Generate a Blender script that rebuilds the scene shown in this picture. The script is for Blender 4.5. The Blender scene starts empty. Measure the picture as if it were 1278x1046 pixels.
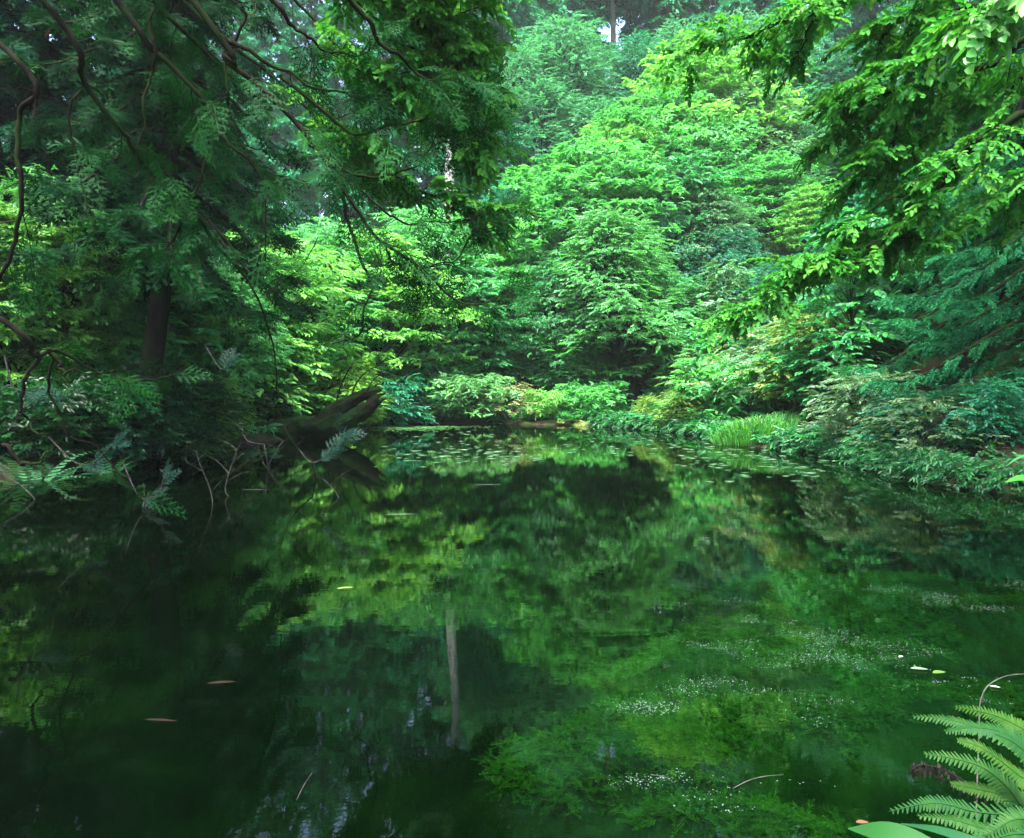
import bpy, math
import numpy as np
from mathutils import noise as mnoise

# ------------------------------------------------------------------ camera, sky, sun, exposure
S = bpy.context.scene
C = S.collection
PI = math.pi
EYE = np.array([0.0, 0.0, 1.7]); PITCH = math.radians(2.9); FPX = 852.0
cam_d = bpy.data.cameras.new('camera'); cam = bpy.data.objects.new('camera', cam_d); C.objects.link(cam)
cam.location = EYE; cam.rotation_euler = (PI/2 - PITCH, 0, 0)
cam_d.sensor_width = 36; cam_d.lens = 24; cam_d.clip_start = 0.05; cam_d.clip_end = 2000
S.camera = cam

SUN_EL, SUN_ROT = math.radians(66), math.radians(196)      # bright haze: broad soft sun, high and behind the camera
w = bpy.data.worlds.new("World"); S.world = w; w.use_nodes = True
wn = w.node_tree.nodes; wl = w.node_tree.links
sky = wn.new('ShaderNodeTexSky'); sky.sky_type = 'NISHITA'; sky.sun_disc = False
sky.sun_elevation = SUN_EL; sky.sun_rotation = SUN_ROT; sky.air_density = 1.0; sky.dust_density = 3.0; sky.ozone_density = 1.0
bg = wn['Background']; bg.inputs['Strength'].default_value = 0.15
wl.new(sky.outputs[0], bg.inputs['Color'])
sun_d = bpy.data.lights.new('sun', 'SUN'); sun = bpy.data.objects.new('sun', sun_d); C.objects.link(sun)
sun_d.energy = 4.4; sun_d.angle = math.radians(22); sun_d.color = (1.0, 0.97, 0.91)
sun.rotation_euler = (PI/2 - SUN_EL, 0, PI - SUN_ROT)
S.view_settings.view_transform = 'Standard'; S.view_settings.look = 'None'
S.view_settings.exposure = 2.75; S.view_settings.gamma = 1.0
cy = S.cycles
cy.max_bounces = 7; cy.diffuse_bounces = 3; cy.glossy_bounces = 3; cy.transmission_bounces = 3
cy.transparent_max_bounces = 8; cy.volume_bounces = 0; cy.caustics_reflective = False; cy.caustics_refractive = False
cy.sample_clamp_indirect = 4.0

# ------------------------------------------------------------------ helpers
def nrmz(a):
    a = np.asarray(a, float); return a / np.maximum(np.linalg.norm(a, axis=-1, keepdims=True), 1e-9)
def ray(px, py):
    u = (px - 639) / FPX; v = (523 - py) / FPX
    return np.array([u, math.cos(PITCH) + v * math.sin(PITCH), -math.sin(PITCH) + v * math.cos(PITCH)])
def W(px, py, d):                       # the point at depth d (metres along +Y) seen at a photograph pixel
    r = ray(px, py); return EYE + r * (d / r[1])
def Wz(px, py, z=0.0):                  # the point at height z seen at a photograph pixel
    r = ray(px, py); return EYE + r * ((z - EYE[2]) / r[2])
def smooth(pts, n=24):
    p = np.asarray(pts, float)
    if len(p) < 3:
        t = np.linspace(0, 1, n)[:, None]; return p[0] * (1 - t) + p[-1] * t
    q = np.vstack([2*p[0]-p[1], p, 2*p[-1]-p[-2]]); out = []
    m = len(p) - 1
    for s in np.linspace(0, m - 1e-6, n):
        i = int(s); t = s - i; a, b, c, d = q[i], q[i+1], q[i+2], q[i+3]
        out.append(0.5*((2*b) + (-a+c)*t + (2*a-5*b+4*c-d)*t*t + (-a+3*b-3*c+d)*t**3))
    return np.array(out)
class MB:
    def __init__(s): s.v = []; s.r = []; s.f = {}; s.n = 0
    def add(s, v, f, rnd=None):
        v = np.asarray(v, float).reshape(-1, 3); f = np.asarray(f, np.int64)
        s.v.append(v); s.r.append(np.full(len(v), 0.5) if rnd is None else np.asarray(rnd, float).ravel())
        s.f.setdefault(f.shape[1], []).append(f + s.n); s.n += len(v)
    def tube(s, pts, rad, sides=6, cap=True, jit=0.0, rng=None):
        p = np.asarray(pts, float); k = len(p); rad = np.broadcast_to(np.asarray(rad, float), (k,))
        t = nrmz(np.gradient(p, axis=0)); ref = np.array([0.31, 0.17, 0.94]) if abs(t[0][2]) < 0.8 else np.array([0.95, 0.25, 0.1])
        a = nrmz(np.cross(t, ref)); b = np.cross(t, a)
        th = np.arange(sides) * 2*PI/sides
        R = np.repeat(rad[:, None], sides, 1)
        if jit and rng is not None: R = R * (1 + jit * rng.standard_normal(R.shape))
        ring = p[:, None] + R[..., None] * (np.cos(th)[None, :, None]*a[:, None] + np.sin(th)[None, :, None]*b[:, None])
        i = np.arange(k-1)[:, None]*sides; j = np.arange(sides)[None]; j2 = (j+1) % sides
        f = np.stack([i+j, i+j2, i+sides+j2, i+sides+j], -1).reshape(-1, 4)
        s.add(ring.reshape(-1, 3), f)
        if cap:
            base = s.n - k*sides
            for o, q in ((0, p[0]), ((k-1)*sides, p[-1])):
                s.v.append(q[None]); s.r.append(np.array([.5])); c = s.n; s.n += 1
                s.f.setdefault(3, []).append(np.stack([base+o+np.arange(sides), base+o+(np.arange(sides)+1) % sides, np.full(sides, c)], -1))
    def place(s, tmpls, rng, pos, X, N, sc):
        pos = np.asarray(pos, float); n = len(pos)
        if n == 0: return
        X = nrmz(X); Y = nrmz(np.cross(N, X)); Z = np.cross(X, Y); sc = np.broadcast_to(np.asarray(sc, float), (n,))
        pick = rng.integers(0, len(tmpls), n); base = rng.random(n)
        for k, (tv, tf, tl) in enumerate(tmpls):
            m = np.where(pick == k)[0]
            if len(m) == 0: continue
            R = np.stack([X[m], Y[m], Z[m]], 1)
            v = pos[m][:, None] + sc[m][:, None, None] * np.einsum('vk,nkj->nvj', tv, R)
            lr = rng.random((len(m), tl.max()+1))[:, tl]
            f = (tf[None] + (np.arange(len(m))*len(tv))[:, None, None]).reshape(-1, tf.shape[1])
            s.add(v, f, 0.55*base[m][:, None] + 0.45*lr)
    def mesh(s, name, mat, smooth_shade=False):
        me = bpy.data.meshes.new(name)
        v = np.concatenate(s.v); r = np.concatenate(s.r)
        me.vertices.add(len(v)); me.vertices.foreach_set('co', v.astype(np.float32).ravel())
        loops = []; starts = []; n = 0
        for k, fl in s.f.items():
            f = np.concatenate(fl); loops.append(f.ravel()); starts.append(n + np.arange(len(f))*k); n += f.size
        L = np.concatenate(loops).astype(np.int32); St = np.concatenate(starts).astype(np.int32)
        me.loops.add(len(L)); me.loops.foreach_set('vertex_index', L)
        me.polygons.add(len(St)); me.polygons.foreach_set('loop_start', St)
        if smooth_shade: me.polygons.foreach_set('use_smooth', np.ones(len(St), bool))
        at = me.attributes.new('rnd', 'FLOAT', 'POINT'); at.data.foreach_set('value', r.astype(np.float32))
        me.update(calc_edges=True)
        if mat: me.materials.append(mat)
        return me
def tag(o, label=None, cat=None, group=None, kind=None):
    if label: o['label'] = label
    if cat: o['category'] = cat
    if group: o['group'] = group
    if kind: o['kind'] = kind
    return o
def link(name, me, parent=None, color=None):
    o = bpy.data.objects.new(name, me); C.objects.link(o)
    if parent: o.parent = parent
    if color: o.color = (*color, 1)
    return o
def empty(name, loc=(0, 0, 0), rz=0.0):
    o = bpy.data.objects.new(name, None); C.objects.link(o); o.location = loc; o.rotation_euler = (0, 0, rz); o.empty_display_size = .2; return o
PLACED = set()
def put(proto, loc, rz, sc, label, cat, group=None, color=None, tilt=(0, 0), wood=None):
    """first use moves the prototype itself, later uses copy it and its parts"""
    if proto.name in PLACED:
        r = proto.copy(); C.objects.link(r)
        for ch in list(proto.children):
            c = ch.copy(); C.objects.link(c); c.parent = r
    else: r = proto; PLACED.add(proto.name)
    r.location = tuple(float(a) for a in loc); r.rotation_euler = (tilt[0], tilt[1], float(rz))
    s3 = sc if isinstance(sc, (tuple, list)) else (sc,)*3
    r.scale = tuple(float(a) for a in s3)
    for ch in r.children:
        if ch.name.split('.')[0] in ('crown', 'foliage', 'fronds', 'frond'):
            if color: ch.color = (*color, 1)
        elif wood: ch.color = (*wood, 1)
    for k in ('label', 'group', 'category'):
        if k in r: del r[k]
    tag(r, label, cat, group); return r

# ------------------------------------------------------------------ materials
def newmat(name):
    m = bpy.data.materials.new(name); m.use_nodes = True; n = m.node_tree.nodes
    for x in list(n): n.remove(x)
    out = n.new('ShaderNodeOutputMaterial'); return m, n, m.node_tree.links, out
def leaf_mat(name, trans=0.38, rough=0.42, spec=0.5, hue=0.04, vlo=0.5, vhi=1.8, brown=0.0):
    m, n, l, out = newmat(name)
    oi = n.new('ShaderNodeObjectInfo'); at = n.new('ShaderNodeAttribute'); at.attribute_name = 'rnd'
    mr = n.new('ShaderNodeMapRange'); mr.inputs['To Min'].default_value = vlo; mr.inputs['To Max'].default_value = vhi
    mh = n.new('ShaderNodeMapRange'); mh.inputs['To Min'].default_value = 0.5+hue*.6; mh.inputs['To Max'].default_value = 0.5-hue
    hs = n.new('ShaderNodeHueSaturation'); l.new(at.outputs['Fac'], mr.inputs['Value']); l.new(at.outputs['Fac'], mh.inputs['Value'])
    l.new(oi.outputs['Color'], hs.inputs['Color']); l.new(mr.outputs[0], hs.inputs['Value']); l.new(mh.outputs[0], hs.inputs['Hue'])
    col = hs.outputs[0]
    if brown > 0:
        gt = n.new('ShaderNodeMath'); gt.operation = 'GREATER_THAN'; gt.inputs[1].default_value = 1-brown; l.new(at.outputs['Fac'], gt.inputs[0])
        mx = n.new('ShaderNodeMixRGB'); l.new(gt.outputs[0], mx.inputs[0]); l.new(col, mx.inputs[1]); mx.inputs[2].default_value = (.09, .045, .02, 1); col = mx.outputs[0]
    p = n.new('ShaderNodeBsdfPrincipled'); p.inputs['Roughness'].default_value = rough; p.inputs['Specular IOR Level'].default_value = spec
    l.new(col, p.inputs['Base Color'])
    t = n.new('ShaderNodeBsdfTranslucent'); g = n.new('ShaderNodeMixRGB'); g.blend_type = 'MULTIPLY'; g.inputs[0].default_value = 1; g.inputs[2].default_value = (1.25, 1.25, .7, 1)
    l.new(col, g.inputs[1]); l.new(g.outputs[0], t.inputs['Color'])
    mix = n.new('ShaderNodeMixShader'); mix.inputs[0].default_value = trans
    l.new(p.outputs[0], mix.inputs[1]); l.new(t.outputs[0], mix.inputs[2]); l.new(mix.outputs[0], out.inputs['Surface']); return m
def bark_mat(name, c1, c2, moss=(.007, .018, .003), moss_amt=0.45, scale=9.0, stretch=.25, bump=.6):
    m, n, l, out = newmat(name)
    tc = n.new('ShaderNodeTexCoord'); mp = n.new('ShaderNodeMapping'); mp.inputs['Scale'].default_value = (1, 1, stretch); l.new(tc.outputs['Object'], mp.inputs[0])
    a = n.new('ShaderNodeTexNoise'); a.inputs['Scale'].default_value = scale; a.inputs['Detail'].default_value = 6; l.new(mp.outputs[0], a.inputs['Vector'])
    r = n.new('ShaderNodeValToRGB'); r.color_ramp.elements[0].position = .35; r.color_ramp.elements[1].position = .7
    r.color_ramp.elements[0].color = (*c1, 1); r.color_ramp.elements[1].color = (*c2, 1); l.new(a.outputs[0], r.inputs[0])
    b = n.new('ShaderNodeTexNoise'); b.inputs['Scale'].default_value = 2.2; b.inputs['Detail'].default_value = 5; l.new(tc.outputs['Object'], b.inputs['Vector'])
    rb = n.new('ShaderNodeValToRGB'); rb.color_ramp.elements[0].position = .62-moss_amt*.4; rb.color_ramp.elements[1].position = .75-moss_amt*.35; l.new(b.outputs[0], rb.inputs[0])
    mx = n.new('ShaderNodeMixRGB'); l.new(rb.outputs[0], mx.inputs[0]); l.new(r.outputs[0], mx.inputs[1]); mx.inputs[2].default_value = (*moss, 1)
    p = n.new('ShaderNodeBsdfPrincipled'); p.inputs['Roughness'].default_value = .95; p.inputs['Specular IOR Level'].default_value = .04
    l.new(mx.outputs[0], p.inputs['Base Color'])
    bp = n.new('ShaderNodeBump'); bp.inputs['Strength'].default_value = bump; bp.inputs['Distance'].default_value = .03; l.new(a.outputs[0], bp.inputs['Height']); l.new(bp.outputs[0], p.inputs['Normal'])
    l.new(p.outputs[0], out.inputs['Surface']); return m
def noise_mat(name, cols, scale=3.0, rough=.95, bump=.5, detail=8):
    m, n, l, out = newmat(name)
    tc = n.new('ShaderNodeTexCoord')
    a = n.new('ShaderNodeTexNoise'); a.inputs['Scale'].default_value = scale; a.inputs['Detail'].default_value = detail; l.new(tc.outputs['Object'], a.inputs['Vector'])
    r = n.new('ShaderNodeValToRGB'); e = r.color_ramp.elements
    e[0].position = .3; e[1].position = .72; e[0].color = (*cols[0], 1); e[1].color = (*cols[-1], 1)
    for k, c in enumerate(cols[1:-1]): q = e.new(.3+.42*(k+1)/(len(cols)-1)); q.color = (*c, 1)
    l.new(a.outputs[0], r.inputs[0])
    p = n.new('ShaderNodeBsdfPrincipled'); p.inputs['Roughness'].default_value = rough; p.inputs['Specular IOR Level'].default_value = .2; l.new(r.outputs[0], p.inputs['Base Color'])
    bp = n.new('ShaderNodeBump'); bp.inputs['Strength'].default_value = bump; bp.inputs['Distance'].default_value = .05; l.new(a.outputs[0], bp.inputs['Height']); l.new(bp.outputs[0], p.inputs['Normal'])
    l.new(p.outputs[0], out.inputs['Surface']); return m
LEAF = leaf_mat('broad_leaves', spec=.32, rough=.42, brown=.004)
LEAF_NEAR = leaf_mat('near_broad_leaves', trans=.42, spec=.10, rough=.55, hue=0.035, vlo=0.5, vhi=1.7, brown=.004)
NEEDLE = leaf_mat('conifer_foliage', trans=.22, rough=.6, spec=.05, hue=.03, vlo=.55, vhi=1.4, brown=.012)
FERN = leaf_mat('fern_fronds', trans=.36, rough=.6, spec=.10, hue=.03, vlo=.75, vhi=1.25)
PALE = leaf_mat('dead_sky_sheen_sprays', trans=.1, rough=.5, spec=.12, hue=.01, vlo=.7, vhi=1.2)
BARK = bark_mat('dark_bark', (.003, .003, .0025), (.011, .010, .008))
BARK_RED = bark_mat('cedar_bark', (.004, .004, .003), (.017, .015, .012), moss_amt=.25, stretch=.08, scale=14)
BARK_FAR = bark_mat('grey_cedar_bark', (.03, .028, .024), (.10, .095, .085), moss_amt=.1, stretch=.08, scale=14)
BARK_PALE = bark_mat('pale_bark', (.12, .13, .11), (.30, .32, .28), moss_amt=.12, stretch=.4, scale=7)
MOSSY = bark_mat('mossy_log_bark', (.0012, .001, .001), (.006, .005, .004), moss=(.003, .012, .002), moss_amt=.5, scale=12, stretch=1, bump=1.0)
TWIG = bark_mat('grey_twig_bark', (.02, .02, .017), (.06, .06, .052), moss_amt=.1, scale=20, stretch=1)
SOIL = noise_mat('forest_floor', [(.006, .006, .004), (.018, .014, .008), (.012, .025, .006), (.03, .045, .012)], 2.5)

# ------------------------------------------------------------------ terrain and pond
POND = np.array([(.95, 1.2), (1.35, 1.9), (1.95, 2.55), (2.9, 3.3), (4.6, 4.6), (6.8, 7), (8.5, 9.5), (7.1, 11.5), (7.2, 14), (7.7, 16.5), (7.0, 18.0), (6.0, 19.6), (6.5, 22), (6.0, 24), (4.6, 26.4), (3.3, 28),
                 (0, 29), (-2.5, 29.3), (-5.0, 29.2), (-6.2, 26), (-6.6, 22), (-8.5, 18), (-8.2, 14), (-9.1, 11.5), (-9, 6), (-5, 2), (-2, 1.0), (0, .8)])
WEED = [(Wz(900, 765), .55, .45), (Wz(960, 800), 1.0, .5), (Wz(1050, 800), .7, .45), (Wz(1100, 830), .55, .35), (Wz(840, 830), .8, .45), (Wz(900, 880), .7, .35),
        (Wz(1000, 715), 1.2, .5), (Wz(1120, 720), 1.6, .6), (Wz(1240, 745), 1.0, .5), (Wz(1230, 860), .35, .2), (Wz(760, 900), .6, .3), (Wz(880, 1000), .55, .25), (Wz(1030, 850), .6, .3)]
def sdist(P):
    P = np.asarray(P, float).reshape(-1, 2); d = np.full(len(P), 1e9); inside = np.zeros(len(P), bool)
    for i in range(len(POND)):
        a, b = POND[i], POND[(i+1) % len(POND)]; ab = b-a; t = np.clip(((P-a) @ ab)/(ab @ ab), 0, 1)
        d = np.minimum(d, np.linalg.norm(P-(a+t[:, None]*ab), axis=1))
        cond = (a[1] > P[:, 1]) != (b[1] > P[:, 1])
        with np.errstate(divide='ignore', invalid='ignore'): xi = (b[0]-a[0])*(P[:, 1]-a[1])/(b[1]-a[1]+1e-12)+a[0]
        inside ^= cond & (P[:, 0] < xi)
    return np.where(inside, -d, d)
def sstep(a, b, x):
    t = np.clip((x-a)/(b-a), 0, 1); return t*t*(3-2*t)
def gz(x, y):
    x = np.atleast_1d(np.asarray(x, float)); y = np.atleast_1d(np.asarray(y, float)); P = np.stack([x, y], -1)
    s = sdist(P)
    slope = .26 + .42*sstep(-9, 5, x)*sstep(16, 28, y) + .30*sstep(6, 10, x)*sstep(8, 16, y)*(1-sstep(22, 30, y))
    slope = slope*sstep(-2, 9, y)+.06
    wob = .35*np.sin(x*.45+1.3)*np.sin(y*.37+.6)+.15*np.sin(x*1.3+y*.9)
    land = .10+.22*(1-np.exp(-np.maximum(s, 0)/.5)) + 46*(1-np.exp(-slope*np.maximum(s-1.0-2.6*sstep(20, 27, y), 0)/46)) + wob*sstep(.6, 4, s)
    land = np.where(s < .15, land*np.clip(s/.15, 0, 1), land)
    bed = -.62*(1-np.exp(s/.9)) - .03*np.sin(x*2.1)*np.sin(y*1.7)
    for c, rx, ry in WEED: bed = bed+(.36)*np.exp(-(((x-c[0])/rx)**2+((y-c[1])/ry)**2))*np.where(s < -.3, 1, 0)
    return np.where(s > 0, land, np.minimum(bed, -.06*np.clip(-s/.1, 0, 1)))
def g1(x, y): return float(gz(x, y)[0])
def axis(lo, c, hi, n, k):
    a = np.arcsinh((lo-c)/k); b = np.arcsinh((hi-c)/k); return c+k*np.sinh(np.linspace(a, b, n))
gx = axis(-130, 0, 130, 230, 5); gy = axis(-45, 4, 190, 270, 5)
X, Y = np.meshgrid(gx, gy); Zt = gz(X.ravel(), Y.ravel())
b = MB(); nx = len(gx); i = (np.arange(len(gy)-1)[:, None]*nx+np.arange(nx-1)[None]).ravel()
b.add(np.stack([X.ravel(), Y.ravel(), Zt], -1), np.stack([i, i+1, i+nx+1, i+nx], -1))
# forest floor above the waterline, algae-green mud below it
m, n, l, out = newmat('ground_soil_and_pond_mud')
geo = n.new('ShaderNodeNewGeometry'); sx = n.new('ShaderNodeSeparateXYZ'); l.new(geo.outputs['Position'], sx.inputs[0])
na = n.new('ShaderNodeTexNoise'); na.inputs['Scale'].default_value = 2.2; na.inputs['Detail'].default_value = 8; l.new(geo.outputs['Position'], na.inputs['Vector'])
nb = n.new('ShaderNodeTexNoise'); nb.inputs['Scale'].default_value = 1.1; nb.inputs['Detail'].default_value = 7; nb.inputs['Distortion'].default_value = .6; l.new(geo.outputs['Position'], nb.inputs['Vector'])
def ramp(n, l, src, cols, a=.3, z=.7):
    r = n.new('ShaderNodeValToRGB'); e = r.color_ramp.elements; e[0].position = a; e[1].position = z; e[0].color = (*cols[0], 1); e[1].color = (*cols[-1], 1)
    for k, c in enumerate(cols[1:-1]): q = e.new(a+(z-a)*(k+1)/(len(cols)-1)); q.color = (*c, 1)
    l.new(src, r.inputs[0]); return r.outputs[0]
lc = ramp(n, l, na.outputs[0], [(.006, .006, .004), (.02, .015, .008), (.012, .025, .006), (.03, .05, .012)])
bc = ramp(n, l, nb.outputs[0], [(.0012, .002, .001), (.002, .004, .0015), (.003, .007, .002), (.006, .014, .003)])
mb_ = n.new('ShaderNodeMapRange'); mb_.inputs['From Min'].default_value = -.5; mb_.inputs['From Max'].default_value = -.22; l.new(sx.outputs[2], mb_.inputs['Value'])
mw = n.new('ShaderNodeMixRGB'); l.new(mb_.outputs[0], mw.inputs[0]); l.new(bc, mw.inputs[1]); l.new(ramp(n, l, na.outputs[0], [(.004, .010, .003), (.010, .028, .006), (.022, .050, .010)]), mw.inputs[2]); bc = mw.outputs[0]
st = n.new('ShaderNodeMapRange'); st.inputs['From Min'].default_value = -.03; st.inputs['From Max'].default_value = .02; l.new(sx.outputs[2], st.inputs['Value'])
mx = n.new('ShaderNodeMixRGB'); l.new(st.outputs[0], mx.inputs[0]); l.new(bc, mx.inputs[1]); l.new(lc, mx.inputs[2])
p = n.new('ShaderNodeBsdfPrincipled'); p.inputs['Roughness'].default_value = .95; p.inputs['Specular IOR Level'].default_value = .15; l.new(mx.outputs[0], p.inputs['Base Color'])
bp = n.new('ShaderNodeBump'); bp.inputs['Strength'].default_value = .6; bp.inputs['Distance'].default_value = .08; l.new(na.outputs[0], bp.inputs['Height']); l.new(bp.outputs[0], p.inputs['Normal'])
l.new(p.outputs[0], out.inputs['Surface'])
tag(link('ground', b.mesh('ground', m, True)), 'dark forest floor rising from the pond into a steep wooded slope', 'ground', kind='structure')

m, n, l, out = newmat('pond_water')
geo = n.new('ShaderNodeNewGeometry'); mp = n.new('ShaderNodeMapping'); mp.inputs['Scale'].default_value = (1.0, 2.2, 1); l.new(geo.outputs['Position'], mp.inputs[0])
na = n.new('ShaderNodeTexNoise'); na.inputs['Scale'].default_value = 5.5; na.inputs['Detail'].default_value = 3; l.new(mp.outputs[0], na.inputs['Vector'])
bp = n.new('ShaderNodeBump'); bp.inputs['Strength'].default_value = .018; bp.inputs['Distance'].default_value = .02; l.new(na.outputs[0], bp.inputs['Height'])
fr = n.new('ShaderNodeFresnel'); fr.inputs['IOR'].default_value = 1.6; l.new(bp.outputs[0], fr.inputs['Normal'])
gl = n.new('ShaderNodeBsdfGlossy'); gl.inputs['Roughness'].default_value = .0; l.new(bp.outputs[0], gl.inputs['Normal'])
tr = n.new('ShaderNodeBsdfTransparent'); tr.inputs['Color'].default_value = (.22, .40, .26, 1)
mix = n.new('ShaderNodeMixShader'); l.new(fr.outputs[0], mix.inputs[0]); l.new(tr.outputs[0], mix.inputs[1]); l.new(gl.outputs[0], mix.inputs[2]); l.new(mix.outputs[0], out.inputs['Surface'])
b = MB(); b.add([(-11, .3, 0), (10.5, .3, 0), (10.5, 31, 0), (-11, 31, 0)], [[0, 1, 2, 3]])
tag(link('pond_water', b.mesh('pond_water', m)), 'still dark green pond mirroring the forest', 'water', kind='structure')

# ------------------------------------------------------------------ leaf and spray templates (x along, y across, z up)
def oval(L, Wd, fold=.18, droop=.1):
    return np.array([(0, 0, 0), (.34*L, -.5*Wd, fold*Wd), (.72*L, -.38*Wd, fold*Wd-droop*L*.5), (L, 0, -droop*L), (.72*L, .38*Wd, fold*Wd-droop*L*.5), (.34*L, .5*Wd, fold*Wd)]), np.array([(0, 1, 2, 3), (0, 3, 4, 5)])
def rot_to(v, d, nr):
    X = nrmz(d); Y = nrmz(np.cross(nr, X)); Z = np.cross(X, Y); return v @ np.stack([X, Y, Z])
def twig_tmpl(rng, n, L, Wd, ang=55, jitter=.35, stem=.012, droop=.12, bend=.2, whorl=False):
    V, F, I = [], [], []; o = 0
    for k in range(n):
        t = .12+.88*(k/(n-1)) if not whorl else rng.uniform(.55, 1)
        side = 1 if k % 2 else -1
        a = math.radians(ang*(1-.6*t)+rng.normal(0, 12))*side if k < n-1 else 0
        if whorl: a = rng.uniform(-2.4, 2.4)
        d = np.array([math.cos(a), math.sin(a), rng.normal(-.1, .18)]); nr = np.array([rng.normal(0, jitter), rng.normal(0, jitter), 1.0])
        v, f = oval(L*rng.uniform(.55, 1.3), Wd*rng.uniform(.65, 1.2), droop=droop*rng.uniform(.2, 2.4))
        V.append(rot_to(v, d, nr)+np.array([t, 0, -bend*t*t])); F.append(f+o); I.append(np.full(6, k)); o += 6
    if stem:
        ts = np.array([0, .5, 1]); sv = []
        for t in ts: sv += [(t, -stem, -bend*t*t), (t, stem, -bend*t*t)]
        V.append(np.array(sv)); F.append(np.array([(0, 1, 3, 2), (2, 3, 5, 4)])+o); I.append(np.full(6, n))
    return np.vstack(V), np.vstack(F), np.concatenate(I)
def feather_tmpl(rng, n=13, L=.26, Wd=.035, planar=.35, bend=.25):
    V, F, I = [], [], []; o = 0
    for k in range(n):
        t = .06+.92*k/(n-1); ln = L*(1-.55*t)*rng.uniform(.8, 1.2)
        for s in (-1, 1):
            a = math.radians(48-18*t+rng.normal(0, 7))*s
            d = np.array([math.cos(a), math.sin(a), rng.normal(.05, planar)]); d /= np.linalg.norm(d); q = np.array([-d[1], d[0], rng.normal(0, .5)]); q /= np.linalg.norm(q)
            bse = np.array([t, 0, -bend*t*t])
            V += [bse-q*Wd*.4, bse+d*ln*.5+q*Wd*.6, bse+d*ln-np.array([0, 0, .15*ln]), bse+d*ln*.5-q*Wd*.6]; F.append((o, o+1, o+2, o+3)); I += [k]*4; o += 4
    V += [(0, -.012, 0), (0, .012, 0), (1, .004, -bend), (1, -.004, -bend)]; F.append((o, o+1, o+2, o+3)); I += [n]*4
    return np.array(V), np.array(F), np.array(I)
def hiba_tmpl(rng, n=11, bend=.22, wd=.028):
    V, F, I = [], [], []; o = 0
    def strip(p, d, ln, w0, idx):
        nonlocal o
        q = np.array([-d[1], d[0], 0]); e = p+d*ln; mid = p+d*ln*.6
        zz = lambda a: np.array([a[0], a[1], a[2]-bend*a[0]**2])
        V.extend([zz(p-q*w0*.5), zz(mid-q*w0*.55), zz(e), zz(mid+q*w0*.55)]); F.append((o, o+1, o+2, o+3)); I.extend([idx]*4); o += 4
    for k in range(n):
        t = .05+.93*k/(n-1); s = 1 if k % 2 else -1; ln = (.44*(1-t)**.75+.09)*rng.uniform(.8, 1.15)
        a = math.radians(46+rng.normal(0, 5))*s; d = np.array([math.cos(a), math.sin(a), rng.normal(0, .12)]); p = np.array([t, 0, 0])
        strip(p, d, ln, wd*1.3, k)
        m = int(2+ln*11)
        for j in range(m):
            u = .18+.75*j/max(m-1, 1); s2 = 1 if j % 2 else -1; a2 = a+s2*math.radians(40)
            strip(p+d*ln*u, np.array([math.cos(a2), math.sin(a2), rng.normal(0, .12)]), (.13*(1-u*.6))*rng.uniform(.8, 1.2), wd, k)
    strip(np.array([0, 0, 0.]), np.array([1, 0, 0.]), .5, wd, n); strip(np.array([.45, 0, 0.]), np.array([1, 0, 0.]), .58, wd, n)
    return np.array(V), np.array(F), np.array(I)
def frond_arrays(pts, nr, npin=24, wmax=.1, lobes=6, tipcurl=0, serr=True):
    """fern frond along a polyline: paired pinnae, each a row of small lobes"""
    p = smooth(pts, npin*2+2); t = nrmz(np.gradient(p, axis=0)); nr = nrmz(np.asarray(nr, float)); side = nrmz(np.cross(nr, t)); up = np.cross(t, side)
    V, F, I = [], [], []; o = 0
    for k in range(npin):
        u = (k+.5)/npin; i = int(u*(len(p)-1)); wl_ = wmax*min(1, (u+.12)*2.2)*(1-u)**.62+.006
        if u < .10: continue
        for s in (-1, 1):
            d = nrmz(side[i]*s*.86+t[i]*.5-up[i]*.22); q = nrmz(np.cross(up[i], d)); n2 = np.cross(d, q)
            base = p[i]
            wl2 = wl_*(1+.12*math.sin(k*2.3+s)); pw = wl2*.13+.0022
            m = lobes if serr else 1
            for j in range(m):
                v0, v1 = j/m, (j+1)/m; w0 = pw*(1-.75*v0); 
                for e in (-1, 1):
                    a = base+d*wl2*v0; c = base+d*wl2*min(v1+.25/m, 1.03); tip = base+d*wl2*(v0+.85/m)+q*e*w0-n2*w0*.25
                    V += [a, base+d*wl2*(v0+.1/m)+q*e*w0*.8, tip, c]; F.append((o, o+1, o+2, o+3) if e < 0 else (o, o+3, o+2, o+1)); I += [k*2+(s > 0)]*4; o += 4
    return np.array(V), np.array(F), np.array(I)
R0 = np.random.default_rng(7)
T_FINE = [twig_tmpl(R0, 9, .34, .17, stem=0) for _ in range(4)]
T_BROAD = [twig_tmpl(R0, 8, .42, .24, stem=.008) for _ in range(4)]
T_LONG = [twig_tmpl(R0, 10, .40, .13, stem=0, droop=.3) for _ in range(4)]
T_WHORL = [twig_tmpl(R0, 8, .55, .20, stem=.01, whorl=True, droop=.25) for _ in range(4)]
T_MAPLE = [twig_tmpl(R0, 9, .30, .19, ang=60, stem=.007, droop=.18, bend=.15) for _ in range(5)]
T_FEATH = [feather_tmpl(R0) for _ in range(4)]
T_FEATHC = [feather_tmpl(R0, 8, .42, .09) for _ in range(3)]
T_HIBA = [hiba_tmpl(R0) for _ in range(5)]
T_HIBAC = [hiba_tmpl(R0, 7, wd=.05) for _ in range(3)]
fv = frond_arrays([(0, 0, 0), (.35, 0, .12), (.7, 0, .1), (1, 0, -.08)], (0, 0, 1), 16, .2, 1, serr=False); T_FROND = [fv]

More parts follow.
